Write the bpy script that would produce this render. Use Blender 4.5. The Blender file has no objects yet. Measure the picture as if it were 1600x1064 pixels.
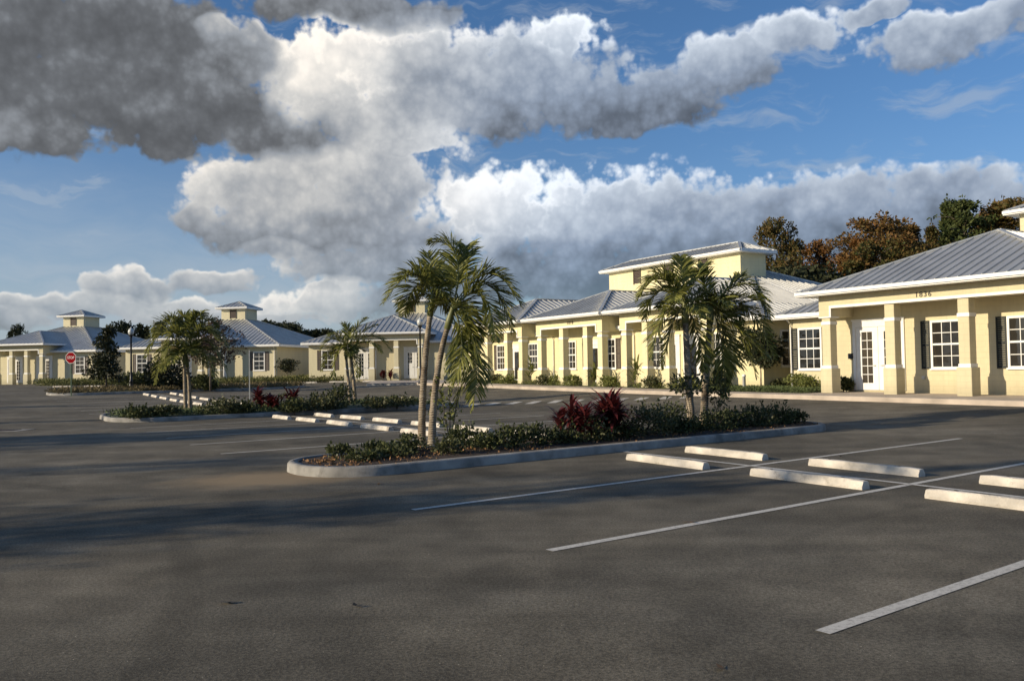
import bpy, math, random
import numpy as np
from mathutils import Vector, Matrix

# ------------------------------------------------------------------ camera
sc = bpy.context.scene
F, CX, CY, H, ROLL, HZ = 1345., 800., 532., 1.7, .0165, 574.
W0 = 1600.
pitch = math.atan((HZ - CY) / F)
fw = np.array([0, math.cos(pitch), math.sin(pitch)])
_r = np.array([1., 0, 0]); _u = np.cross(_r, fw); _a = math.atan(ROLL)
RT = math.cos(_a) * _r - math.sin(_a) * _u
UP = np.cross(RT, fw)
cam = bpy.data.cameras.new('camera'); camo = bpy.data.objects.new('camera', cam)
sc.collection.objects.link(camo); sc.camera = camo
cam.sensor_width = 36; cam.lens = 36 * F / W0; cam.clip_end = 5000; cam.clip_start = .05
camo.matrix_world = Matrix(((RT[0], UP[0], -fw[0], 0), (RT[1], UP[1], -fw[1], 0), (RT[2], UP[2], -fw[2], H), (0, 0, 0, 1)))

# ------------------------------------------------------------------ sun, exposure
SUN_EL = 17.5
SUNH = np.array([-.932, -.362]); SUNH /= np.linalg.norm(SUNH)
sd = np.array([SUNH[0] * math.cos(math.radians(SUN_EL)), SUNH[1] * math.cos(math.radians(SUN_EL)), math.sin(math.radians(SUN_EL))])
sun = bpy.data.lights.new('sun', 'SUN'); sun.energy = 5.0; sun.angle = math.radians(.55); sun.color = (1, .85, .62)
suno = bpy.data.objects.new('sun', sun); sc.collection.objects.link(suno)
suno.rotation_euler = Vector(-sd).to_track_quat('-Z', 'Y').to_euler()
sc.view_settings.view_transform = 'Standard'; sc.view_settings.look = 'None'
sc.view_settings.exposure = 0.06; sc.view_settings.gamma = 1
sc.render.engine = 'CYCLES'
sc.cycles.max_bounces = 5; sc.cycles.transparent_max_bounces = 8
sc.cycles.use_denoising = True

# ------------------------------------------------------------------ sky with clouds
world = bpy.data.worlds.new('World'); sc.world = world; world.use_nodes = True
wt = world.node_tree; wt.nodes.clear()
def WN(t, **k):
    n = wt.nodes.new(t)
    for a, b in k.items(): setattr(n, a, b)
    return n
def plug(n, i, v):
    if isinstance(v, bpy.types.NodeSocket): wt.links.new(v, n.inputs[i])
    else: n.inputs[i].default_value = v
def M(op, a, b=0., c=0., clamp=False):
    n = WN('ShaderNodeMath', operation=op, use_clamp=clamp); plug(n, 0, a); plug(n, 1, b); plug(n, 2, c)
    return n.outputs[0]
def VM(op, a, b=(0, 0, 0), c=(0, 0, 0)):
    n = WN('ShaderNodeVectorMath', operation=op); plug(n, 0, a); plug(n, 1, b)
    if op == 'MULTIPLY_ADD': plug(n, 2, c)
    return n.outputs['Value'] if op in ('DOT_PRODUCT', 'LENGTH') else n.outputs[0]
def COMB(x, y, z):
    n = WN('ShaderNodeCombineXYZ'); plug(n, 0, x); plug(n, 1, y); plug(n, 2, z); return n.outputs[0]
def NOISE(v, scale, detail=6, rough=.55, lac=2., dist=0.):
    n = WN('ShaderNodeTexNoise', noise_dimensions='2D'); plug(n, 'Vector', v); plug(n, 'Scale', scale); plug(n, 'Detail', detail)
    plug(n, 'Roughness', rough); plug(n, 'Lacunarity', lac); plug(n, 'Distortion', dist)
    return n.outputs['Fac']
def SMOOTH(v, a, b, c=0., d=1.):
    n = WN('ShaderNodeMapRange', interpolation_type='SMOOTHSTEP'); plug(n, 0, v); plug(n, 1, a); plug(n, 2, b); plug(n, 3, c); plug(n, 4, d)
    return n.outputs[0]
def MIXC(f, a, b, mode='MIX'):
    n = WN('ShaderNodeMix', data_type='RGBA', blend_type=mode); plug(n, 0, f); plug(n, 6, a); plug(n, 7, b)
    return n.outputs[2]
def RAMP(v, stops):
    n = WN('ShaderNodeValToRGB'); plug(n, 0, v); r = n.color_ramp
    while len(r.elements) < len(stops): r.elements.new(.5)
    for e_, (p_, c_) in zip(r.elements, stops): e_.position = p_; e_.color = (*c_, 1)
    return n.outputs[0]
tc = WN('ShaderNodeTexCoord'); D = tc.outputs['Generated']
sx = WN('ShaderNodeSeparateXYZ'); wt.links.new(D, sx.inputs[0])
az = M('MULTIPLY', M('ARCTAN2', sx.outputs[0], sx.outputs[1]), 57.2958)
el = M('MULTIPLY', M('ARCSINE', sx.outputs[2]), 57.2958)
sky = WN('ShaderNodeTexSky', sky_type='NISHITA', sun_disc=False)
sky.sun_elevation = math.radians(SUN_EL); sky.sun_rotation = math.atan2(SUNH[0], SUNH[1])
sky.air_density = 1.0; sky.dust_density = .6; sky.ozone_density = 2.5
def sky_dir(px, py):
    d = fw * F + RT * (px - CX) - UP * (py - CY); d = d / np.linalg.norm(d)
    return math.degrees(math.atan2(d[0], d[1])), math.degrees(math.asin(d[2]))
uv = COMB(az, el, 0.)
# warp the direction a little so that no cloud keeps a smooth outline
def NOISEC(v, scale, detail=4):
    n = WN('ShaderNodeTexNoise', noise_dimensions='2D'); plug(n, 'Vector', v); plug(n, 'Scale', scale); plug(n, 'Detail', detail); plug(n, 'Roughness', .55)
    return n.outputs['Color']
warp = VM('MULTIPLY_ADD', NOISEC(uv, .18, 3), (3.6, 2.8, 0), (-1.8, -1.4, 0))
uvw = VM('ADD', uv, warp)
# each cloud body: x, y, rx, ry of the photograph's sky turned into azimuth and elevation; brightness, vertical brightening
CL = [
 (110, 85, 360, 125, .10, .05), (300, 180, 260, 70, .12, .14), (-60, 160, 260, 90, .09, .05), (430, 215, 120, 38, .15, .2), (60, 215, 150, 34, .20, .1), (230, 60, 190, 90, .12, .08),
 (375, 85, 95, 60, .38, .5), (350, 55, 45, 30, .62, .5),
 (520, 120, 110, 85, .92, .3), (660, 100, 180, 85, .56, .35), (600, 190, 170, 60, .50, .3), (790, 130, 210, 88, .36, .3), (960, 165, 190, 50, .25, .25), (1050, 140, 110, 45, .30, .3), (640, 225, 110, 26, .62, .2),
 (560, 10, 200, 34, .20, .1), (1140, 105, 95, 55, .40, .35), (1245, 50, 95, 42, .50, .3), (888, 52, 62, 42, .80, .25), (1450, 65, 150, 46, .42, .3), (1570, 30, 120, 36, .36, .2), (1365, 15, 66, 22, .46, .2),
 (560, 285, 150, 72, .46, .3), (490, 350, 210, 62, .38, .35), (640, 385, 130, 60, .27, .3), (400, 300, 120, 60, .52, .3), (600, 425, 200, 34, .45, .3), (470, 275, 130, 40, .5, .3),
 (770, 318, 105, 66, .90, .3), (900, 350, 190, 88, .50, .45), (1060, 358, 220, 98, .33, .5), (1250, 352, 240, 98, .28, .48), (1480, 345, 240, 88, .27, .5), (900, 430, 230, 60, .17, .2), (1700, 340, 240, 98, .27, .5),
 (1130, 425, 280, 66, .17, .1), (1400, 400, 260, 60, .22, .1), (720, 450, 160, 40, .22, .2),
 (210, 450, 90, 30, .46, .3), (110, 478, 110, 24, .46, .4), (330, 440, 90, 22, .44, .3), (500, 470, 105, 32, .62, .4), (260, 482, 120, 20, .5, .3), (20, 500, 90, 18, .4, .3), (400, 500, 100, 18, .45, .2), (430, 395, 70, 18, .5, .2),(320, 345, 60, 30, .42, .3), (640, 475, 120, 30, .3, .2),
 # out of the picture
 (-420, 250, 260, 110, .3, .4), (-700, 60, 300, 120, .4, .4), (2100, 200, 260, 90, .4, .4), (2500, 350, 300, 90, .5, .4), (600, -250, 400, 80, .4, .3), (1700, -250, 300, 80, .5, .3)]
pz = VM('MULTIPLY_ADD', uvw, (1, 1, 0), (0, 0, 0))
num = den = field = None
for (cx, cy, rx, ry, b, g) in CL:
    u0, v0 = sky_dir(cx, cy); u1, _ = sky_dir(cx + rx * .5, cy); u2, _ = sky_dir(cx - rx * .5, cy); _, v1 = sky_dir(cx, cy - ry * .5); _, v2 = sky_dir(cx, cy + ry * .5)
    ru, rv = abs(u1 - u2) * 1.12, abs(v1 - v2) * 1.15
    p = VM('MULTIPLY_ADD', pz, (1 / ru, 1 / rv, 0), (-u0 / ru, -v0 / rv, 1.))
    f = M('SUBTRACT', 2., VM('DOT_PRODUCT', p, p), clamp=True)
    fb = VM('DOT_PRODUCT', p, (0., g * .62, b))
    if num is None: num, den, field = M('MULTIPLY', f, fb), f, f
    else:
        num = M('MULTIPLY_ADD', f, fb, num); den = M('ADD', den, f); field = M('MAXIMUM', field, f)
n1 = NOISE(uv, .30, 7, .58)
n1a = NOISE(uv, .24, 6, .56)
n1s = NOISE(VM('ADD', uv, (-.9, 1.3, 0)), .24, 6, .56)
vor = WN('ShaderNodeTexVoronoi', feature='SMOOTH_F1', voronoi_dimensions='2D'); plug(vor, 'Vector', uv); plug(vor, 'Scale', .8); plug(vor, 'Smoothness', .35); plug(vor, 'Detail', 2.); plug(vor, 'Roughness', .55)
bil = M('SUBTRACT', .55, vor.outputs['Distance'])
dens = M('ADD', M('MULTIPLY', field, 1.42), M('MULTIPLY_ADD', M('ADD', M('MULTIPLY_ADD', n1, 1.9, -.96), M('MULTIPLY', bil, .6)), SMOOTH(field, 0., .4, .45, 1.), -.10))
mask = M('MULTIPLY', M('MULTIPLY', SMOOTH(dens, .0, .55), SMOOTH(field, 0., .12)), SMOOTH(el, 0., 11., .55, 1.))
rel = M('SUBTRACT', n1a, n1s)
br = M('DIVIDE', num, M('MAXIMUM', den, .02))
thin = SMOOTH(dens, .15, .95, .30, -.02)
thin = M('MULTIPLY', thin, SMOOTH(br, .28, .75, .0, 1.25))
br = M('ADD', M('MULTIPLY_ADD', br, .90, .065), M('MULTIPLY', rel, .32))
br = M('ADD', br, M('MULTIPLY', bil, .12))
br = M('ADD', br, thin)
br = M('SMOOTH_MAX', br, .04, .12)
ccol = RAMP(br, [(0., (.075, .08, .088)), (.16, (.135, .145, .16)), (.36, (.29, .315, .35)), (.60, (.58, .58, .57)), (.85, (.92, .87, .80)), (1., (1., .95, .86))])
# thin high veils
vs = NOISE(VM('MULTIPLY', uvw, (.35, 1.5, 1)), .45, 6, .6)
veil = M('MULTIPLY', SMOOTH(vs, .48, .74, 0., .6), SMOOTH(el, 3., 24., .9, .6))
low = SMOOTH(el, -1., 17., .92, .0)
leftlow = M('MULTIPLY', SMOOTH(az, -20., 14., 1., .15), low)
veil = M('MAXIMUM', M('MAXIMUM', veil, SMOOTH(el, -1., 7., .8, 0.)), M('MULTIPLY', leftlow, SMOOTH(vs, .3, .7, .7, 1.)))
SK = .10
bluet = MIXC(SMOOTH(el, 0., 24.), (.70, .86, 1.10, 1), (.64, .90, 1.16, 1))
skyc = MIXC(1., sky.outputs[0], bluet, 'MULTIPLY')
skyc = MIXC(veil, skyc, (4.3, 4.9, 5.6, 1))
cs = MIXC(1., ccol, MIXC(SMOOTH(az, -14., 6.), (10.7, 10.6, 10.5, 1), (9.3, 10.5, 12.4, 1)), 'MULTIPLY')
col = MIXC(mask, skyc, cs)
bg = WN('ShaderNodeBackground'); wt.links.new(col, bg.inputs[0]); bg.inputs[1].default_value = SK
wo = WN('ShaderNodeOutputWorld'); wt.links.new(bg.outputs[0], wo.inputs[0])
world.cycles.sampling_method = 'MANUAL'; world.cycles.sample_map_resolution = 512

# ------------------------------------------------------------------ frames and ground height
C = sc.collection
def ang(d): a = math.radians(d); return np.array([math.cos(a), math.sin(a)])
E1 = ang(122); N1 = np.array([-E1[1], E1[0]]); O1 = np.array([12.7, 34.3])          # along the long facade / out of it
P0 = np.array([3.86, 11.75]); EL = ang(122.6); NL = np.array([-EL[1], EL[0]])         # the stall grid
NB = NL - .078 * EL
MB2 = np.linalg.inv(np.array([EL, NB]).T)
def L2(a, b): return P0 + a * EL + b * NB
def ab(P): return MB2 @ (np.array(P[:2]) - P0)
FA = [(-60, .0), (-10, .08), (3, .1), (18, .06), (23, .01), (30, .08), (34, .14), (41, .2), (49, .36), (60, .5), (75, .65), (95, .8), (400, .8)]
GA = [(-60, .15), (0, .26), (20, .34), (34, .45), (50, .6), (75, .75), (100, .8), (400, .8)]
fa = lambda a: np.interp(a, *zip(*FA)); ga = lambda a: np.interp(a, *zip(*GA))
def gz(x, y):
    q = np.array([x, y]) - P0; a = q @ EL; b = q @ NL
    k = min(1, max(0, (-8 - b) / 11)); k = k * k * (3 - 2 * k)
    return float(fa(a) * (1 - k) + ga(a) * k)
def ray(x, y): return fw * F + RT * (x - CX) - UP * (y - CY)
def G(x, y, dz=0.):                                  # where a line of sight meets the ground
    d = ray(x, y); z = .2
    for _ in range(30):
        t = (z + dz - H) / d[2]; z = .5 * z + .5 * gz(t * d[0], t * d[1])
    return np.array([t * d[0], t * d[1], z + dz])
def AT(x, y, dist):                                  # a point at a known distance
    d = ray(x, y); d = d / d[1] * dist
    return np.array([d[0], d[1], H + d[2]])
def W1(s, t): return O1 + s * E1 + t * N1

# ------------------------------------------------------------------ materials
def mat(name):
    m = bpy.data.materials.new(name); m.use_nodes = True
    return m, m.node_tree, m.node_tree.nodes['Principled BSDF']
def simple(name, col, rough=.6, metal=0., nscale=None, namt=.15, bump=0., bscale=80, spec=.5, coord='Object', sub=0.):
    m, t, b = mat(name)
    b.inputs['Base Color'].default_value = (*col, 1); b.inputs['Roughness'].default_value = rough
    b.inputs['Metallic'].default_value = metal; b.inputs['Specular IOR Level'].default_value = spec
    if nscale or bump:
        tcn = t.nodes.new('ShaderNodeTexCoord')
    if nscale:
        n = t.nodes.new('ShaderNodeTexNoise'); n.inputs['Scale'].default_value = nscale; n.inputs['Detail'].default_value = 6
        t.links.new(tcn.outputs[coord], n.inputs[0])
        mr = t.nodes.new('ShaderNodeMapRange'); mr.inputs[1].default_value = .3; mr.inputs[2].default_value = .7
        mr.inputs[3].default_value = 1 - namt; mr.inputs[4].default_value = 1 + namt
        t.links.new(n.outputs['Fac'], mr.inputs[0])
        hs = t.nodes.new('ShaderNodeHueSaturation'); hs.inputs['Color'].default_value = (*col, 1)
        t.links.new(mr.outputs[0], hs.inputs['Value']); t.links.new(hs.outputs[0], b.inputs['Base Color'])
    if bump:
        n = t.nodes.new('ShaderNodeTexNoise'); n.inputs['Scale'].default_value = bscale; n.inputs['Detail'].default_value = 3
        t.links.new(tcn.outputs[coord], n.inputs[0])
        bp = t.nodes.new('ShaderNodeBump'); bp.inputs['Strength'].default_value = bump; bp.inputs['Distance'].default_value = .02
        t.links.new(n.outputs['Fac'], bp.inputs['Height']); t.links.new(bp.outputs[0], b.inputs['Normal'])
    return m
def stucco(name, col):
    m, t, b = mat(name); N = t.nodes.new; Lk = t.links.new
    tcn = N('ShaderNodeTexCoord'); sp = N('ShaderNodeSeparateXYZ'); Lk(tcn.outputs['Object'], sp.inputs[0])
    def mm(op, a, b_=0., c_=0., clamp=False):
        n = N('ShaderNodeMath'); n.operation = op; n.use_clamp = clamp
        for i, v in enumerate((a, b_, c_)):
            if isinstance(v, bpy.types.NodeSocket): Lk(v, n.inputs[i])
            else: n.inputs[i].default_value = v
        return n.outputs[0]
    # blocks of 0.2 x 0.4 m under the paint
    hor = mm('ADD', sp.outputs[0], sp.outputs[1])
    vv = mm('DIVIDE', sp.outputs[2], .203)
    row = mm('FLOOR', vv); off = mm('MULTIPLY', mm('MODULO', row, 2.), .5)
    fy = mm('ABSOLUTE', mm('SUBTRACT', mm('FRACT', vv), .5)); fx = mm('ABSOLUTE', mm('SUBTRACT', mm('FRACT', mm('ADD', mm('DIVIDE', hor, .406), off)), .5))
    jy = mm('GREATER_THAN', fy, .47); jx = mm('GREATER_THAN', fx, .485); j = mm('MAXIMUM', jy, jx)
    n = N('ShaderNodeTexNoise'); n.inputs['Scale'].default_value = 1.1; n.inputs['Detail'].default_value = 8; n.inputs['Roughness'].default_value = .65; Lk(tcn.outputs['Object'], n.inputs[0])
    n2 = N('ShaderNodeTexNoise'); n2.inputs['Scale'].default_value = 60; n2.inputs['Detail'].default_value = 3; Lk(tcn.outputs['Object'], n2.inputs[0])
    grime = N('ShaderNodeMapRange'); Lk(sp.outputs[2], grime.inputs[0]); grime.inputs[1].default_value = 0; grime.inputs[2].default_value = .45; grime.inputs[3].default_value = .78; grime.inputs[4].default_value = 1.
    v = mm('MULTIPLY', mm('MULTIPLY_ADD', n.outputs['Fac'], .22, .89), grime.outputs[0])
    mp3 = N('ShaderNodeMapping'); mp3.inputs['Scale'].default_value = (3.2, 3.2, .22); Lk(tcn.outputs['Object'], mp3.inputs[0])
    n3 = N('ShaderNodeTexNoise'); n3.inputs['Scale'].default_value = 1.4; n3.inputs['Detail'].default_value = 6; Lk(mp3.outputs[0], n3.inputs[0])
    v = mm('MULTIPLY', v, mm('MULTIPLY_ADD', n3.outputs['Fac'], .24, .88))
    v = mm('MULTIPLY', v, mm('MULTIPLY_ADD', j, -.10, 1.))
    hs = N('ShaderNodeHueSaturation'); hs.inputs['Color'].default_value = (*col, 1); Lk(v, hs.inputs['Value']); Lk(hs.outputs[0], b.inputs['Base Color'])
    hgt = mm('MULTIPLY_ADD', j, -.5, mm('MULTIPLY', n2.outputs['Fac'], .5))
    bp = N('ShaderNodeBump'); bp.inputs['Strength'].default_value = .5; bp.inputs['Distance'].default_value = .012; Lk(hgt, bp.inputs['Height']); Lk(bp.outputs[0], b.inputs['Normal'])
    b.inputs['Roughness'].default_value = .85
    return m
m_wall1 = stucco('paint_buff', (.60, .53, .345))
m_wall2 = stucco('paint_cream', (.71, .635, .39))
m_wall3 = stucco('paint_pale', (.62, .56, .38))
m_trim = simple('white_trim', (.78, .77, .74), .5, nscale=3, namt=.06)
m_glass = simple('window_glass', (.012, .016, .02), .04, spec=.8, nscale=.8, namt=.6)
def vary(m, c0, c1):
    t = m.node_tree; b = t.nodes['Principled BSDF']
    for l in list(b.inputs['Base Color'].links): t.links.remove(l)
    oi = t.nodes.new('ShaderNodeObjectInfo'); r = t.nodes.new('ShaderNodeValToRGB'); r.color_ramp.elements[0].color = (*c0, 1); r.color_ramp.elements[1].color = (*c1, 1)
    t.links.new(oi.outputs['Random'], r.inputs[0]); t.links.new(r.outputs[0], b.inputs['Base Color'])
    tcn = t.nodes.new('ShaderNodeTexCoord'); n = t.nodes.new('ShaderNodeTexNoise'); n.inputs['Scale'].default_value = 1.3; t.links.new(tcn.outputs['Object'], n.inputs[0])
    bp = t.nodes.new('ShaderNodeBump'); bp.inputs['Strength'].default_value = .25; bp.inputs['Distance'].default_value = .05; t.links.new(n.outputs['Fac'], bp.inputs['Height']); t.links.new(bp.outputs[0], b.inputs['Normal'])
vary(m_glass, (.006, .007, .008), (.055, .048, .040))
m_shut = simple('shutter_green', (.008, .012, .011), .6, nscale=5)
m_brown = simple('shutter_brown', (.07, .05, .04), .6, nscale=5)
m_black = simple('black_metal', (.012, .012, .013), .4, nscale=9)
m_dark = simple('dark_interior', (.02, .018, .016), .8, nscale=3)
m_conc = simple('kerb_concrete', (.26, .247, .225), .9, nscale=2.2, namt=.42, bump=.5, bscale=60, coord='Object')
m_walk = simple('walk_concrete', (.44, .37, .30), .9, nscale=1.3, namt=.22, bump=.3, bscale=70)
m_stop = simple('wheel_stop_paint', (.54, .49, .42), .85, nscale=3, namt=.32, bump=.7, bscale=45)
def scuffs(m, dark):
    t = m.node_tree; b = t.nodes['Principled BSDF']; src = b.inputs['Base Color'].links[0].from_socket
    tcn = t.nodes.new('ShaderNodeTexCoord'); oi = t.nodes.new('ShaderNodeObjectInfo'); ad = t.nodes.new('ShaderNodeVectorMath'); ad.operation = 'ADD'
    t.links.new(tcn.outputs['Object'], ad.inputs[0]); cm = t.nodes.new('ShaderNodeCombineXYZ'); ml = t.nodes.new('ShaderNodeMath'); ml.operation = 'MULTIPLY'; ml.inputs[1].default_value = 40; t.links.new(oi.outputs['Random'], ml.inputs[0]); t.links.new(ml.outputs[0], cm.inputs[0]); t.links.new(cm.outputs[0], ad.inputs[1])
    n = t.nodes.new('ShaderNodeTexNoise'); n.inputs['Scale'].default_value = 2.6; n.inputs['Detail'].default_value = 9; n.inputs['Roughness'].default_value = .7; t.links.new(ad.outputs[0], n.inputs[0])
    r = t.nodes.new('ShaderNodeMapRange'); r.inputs[1].default_value = .57; r.inputs[2].default_value = .68; r.inputs[3].default_value = 0; r.inputs[4].default_value = .75; t.links.new(n.outputs['Fac'], r.inputs[0])
    mx = t.nodes.new('ShaderNodeMix'); mx.data_type = 'RGBA'; t.links.new(r.outputs[0], mx.inputs[0]); t.links.new(src, mx.inputs[6]); mx.inputs[7].default_value = (*dark, 1); t.links.new(mx.outputs[2], b.inputs['Base Color'])
scuffs(m_stop, (.20, .17, .14)); scuffs(m_conc, (.12, .11, .10))
m_grass = simple('grass_blades', (.075, .10, .03), .8, nscale=2, namt=.35)
m_turf = simple('turf_soil', (.055, .065, .028), .95, nscale=1.5, namt=.4, bump=1., bscale=12)
m_mulch = simple('mulch_bark', (.040, .024, .016), .95, nscale=9, namt=.6, bump=1., bscale=35)
m_galv = simple('galvanised_steel', (.45, .46, .46), .45, .6, nscale=6)
m_red = simple('sign_red', (.24, .006, .010), .9, spec=.05, nscale=4, namt=.08)
m_white = simple('sign_white', (.78, .78, .76), .5, nscale=4, namt=.04)
m_globe = simple('frosted_glass', (.55, .56, .54), .25, nscale=4, namt=.04)
m_num = simple('number_bronze', (.05, .04, .03), .4, nscale=6)
def metal_roof():
    m, t, b = mat('standing_seam_metal'); N = t.nodes.new; Lk = t.links.new
    tcn = N('ShaderNodeTexCoord')
    n = N('ShaderNodeTexNoise'); n.inputs['Scale'].default_value = .9; n.inputs['Detail'].default_value = 7; n.inputs['Roughness'].default_value = .6; Lk(tcn.outputs['Object'], n.inputs[0])
    r = N('ShaderNodeValToRGB'); r.color_ramp.elements[0].position = .3; r.color_ramp.elements[0].color = (.47, .47, .46, 1); r.color_ramp.elements[1].position = .7; r.color_ramp.elements[1].color = (.60, .60, .585, 1)
    Lk(n.outputs['Fac'], r.inputs[0]); Lk(r.outputs[0], b.inputs['Base Color'])
    b.inputs["Metallic"].default_value = .6; b.inputs["Roughness"].default_value = .42
    return m
m_roof = metal_roof()
def asphalt():
    m, t, b = mat('asphalt'); N = t.nodes.new; Lk = t.links.new
    tcn = N('ShaderNodeTexCoord'); P = tcn.outputs['Object']
    def noi(s, d=5, r=.6, vec=P):
        n = N('ShaderNodeTexNoise'); n.inputs['Scale'].default_value = s; n.inputs['Detail'].default_value = d; n.inputs['Roughness'].default_value = r; Lk(vec, n.inputs[0]); return n.outputs['Fac']
    def mm(op, a, b_=0., c_=0., clamp=False):
        n = N('ShaderNodeMath'); n.operation = op; n.use_clamp = clamp
        for i, v in enumerate((a, b_, c_)):
            if isinstance(v, bpy.types.NodeSocket): Lk(v, n.inputs[i])
            else: n.inputs[i].default_value = v
        return n.outputs[0]
    def mr(v, a, b_, c_, d):
        n = N('ShaderNodeMapRange'); n.interpolation_type = 'SMOOTHSTEP'; Lk(v, n.inputs[0])
        for i, q in enumerate((a, b_, c_, d)): n.inputs[i + 1].default_value = q
        return n.outputs[0]
    big = noi(.16, 6, .65); mid = noi(1.3, 6, .65); fine = noi(42, 5, .8); grit = noi(150, 2, .6)
    mp = N('ShaderNodeMapping'); mp.inputs['Rotation'].default_value = (0, 0, math.radians(-122)); mp.inputs['Scale'].default_value = (.12, 1.6, 1); Lk(P, mp.inputs[0])
    strk = noi(.7, 5, .6, mp.outputs[0])
    v = mm('MULTIPLY', mr(big, .32, .68, .68, 1.28), mr(mid, .25, .75, .80, 1.20))
    v = mm('MULTIPLY', v, mr(strk, .3, .7, .82, 1.16))
    v = mm('MULTIPLY', v, mr(fine, .32, .68, .60, 1.42))
    v = mm('MULTIPLY', v, mr(grit, .3, .75, .7, 1.35))
    # a few pale stones and oil spots
    vo = N('ShaderNodeTexVoronoi'); vo.inputs['Scale'].default_value = 11; Lk(P, vo.inputs[0])
    v = mm('ADD', v, mm('MULTIPLY', mm('LESS_THAN', vo.outputs['Distance'], .05), mr(mid, .42, .6, 0, 2.6)))
    vo2 = N('ShaderNodeTexVoronoi'); vo2.inputs['Scale'].default_value = .55; Lk(P, vo2.inputs[0])
    oil = mm('MULTIPLY', mr(mm('ADD', vo2.outputs['Distance'], mm('MULTIPLY_ADD', noi(6, 3), .16, -.08)), .03, .09, 1, 0), mr(big, .45, .55, 0, 1))
    v = mm('MULTIPLY', v, mm('MULTIPLY_ADD', oil, -.4, 1.))
    # tyre marks: arcs of rubber where cars turn into the bays
    sp = N('ShaderNodeSeparateXYZ'); Lk(P, sp.inputs[0])
    marks = None
    for (cx, cy, r, w, s_) in [(-14.2, 2.5, 10.9, .13, .30), (-14.2, 2.5, 12.4, .12, .2), (9.5, 2.0, 7.6, .07, .14), (9.5, 2.0, 9.1, .07, .12), (-14., 8., 14.5, .16, .15), (-4, -1, 9.5, .1, .10)]:
        dx = mm('SUBTRACT', sp.outputs[0], cx); dy = mm('SUBTRACT', sp.outputs[1], cy)
        dd = mm('SQRT', mm('ADD', mm('MULTIPLY', dx, dx), mm('MULTIPLY', dy, dy)))
        k = mm('MULTIPLY', mr(mm('ABSOLUTE', mm('SUBTRACT', dd, r)), w * .6, w * 1.5, s_, 0), mr(noi(.5, 3), .42, .58, 0, 1))
        marks = k if marks is None else mm('MAXIMUM', marks, k)
    v = mm('MULTIPLY', v, mm('SUBTRACT', 1., marks))
    rp = N('ShaderNodeValToRGB'); rp.color_ramp.elements[0].position = .35; rp.color_ramp.elements[1].position = .65
    rp.color_ramp.elements[0].color = (.130, .116, .090, 1); rp.color_ramp.elements[1].color = (.154, .133, .098, 1); Lk(noi(.35, 4), rp.inputs[0])
    hs = N('ShaderNodeHueSaturation'); Lk(rp.outputs[0], hs.inputs['Color']); Lk(v, hs.inputs['Value']); Lk(hs.outputs[0], b.inputs['Base Color'])
    # pale sand washed round the island kerb
    dx = mm('SUBTRACT', sp.outputs[0], -3.7); dy = mm('MULTIPLY', mm('SUBTRACT', sp.outputs[1], 12.9), 1.5)
    dd = mm('ADD', mm('SQRT', mm('ADD', mm('MULTIPLY', dx, dx), mm('MULTIPLY', dy, dy))), mm('MULTIPLY_ADD', noi(1.6, 5), 1.6, -.8))
    sand = mr(dd, .5, 1.9, .75, 0.)
    mx = N('ShaderNodeMix'); mx.data_type = 'RGBA'; Lk(sand, mx.inputs[0]); Lk(hs.outputs[0], mx.inputs[6]); mx.inputs[7].default_value = (.34, .25, .15, 1); Lk(mx.outputs[2], b.inputs['Base Color'])
    b.inputs['Roughness'].default_value = .9; b.inputs['Specular IOR Level'].default_value = .2
    bp = N('ShaderNodeBump'); bp.inputs['Strength'].default_value = .8; bp.inputs['Distance'].default_value = .008
    Lk(mm('ADD', fine, mm('MULTIPLY', grit, .5)), bp.inputs['Height']); Lk(bp.outputs[0], b.inputs['Normal'])
    return m
m_asph = asphalt()
def linepaint():
    m, t, b = mat('line_paint'); N = t.nodes.new; Lk = t.links.new
    tcn = N('ShaderNodeTexCoord'); n = N('ShaderNodeTexNoise'); n.inputs['Scale'].default_value = 26; n.inputs['Detail'].default_value = 8; n.inputs['Roughness'].default_value = .8; Lk(tcn.outputs['Object'], n.inputs[0])
    r = N('ShaderNodeValToRGB'); r.color_ramp.elements[0].position = .33; r.color_ramp.elements[0].color = (.24, .22, .19, 1); r.color_ramp.elements[1].position = .52; r.color_ramp.elements[1].color = (.58, .55, .49, 1)
    Lk(n.outputs['Fac'], r.inputs[0]); Lk(r.outputs[0], b.inputs['Base Color']); b.inputs['Roughness'].default_value = .85
    return m
m_line = linepaint()
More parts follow.
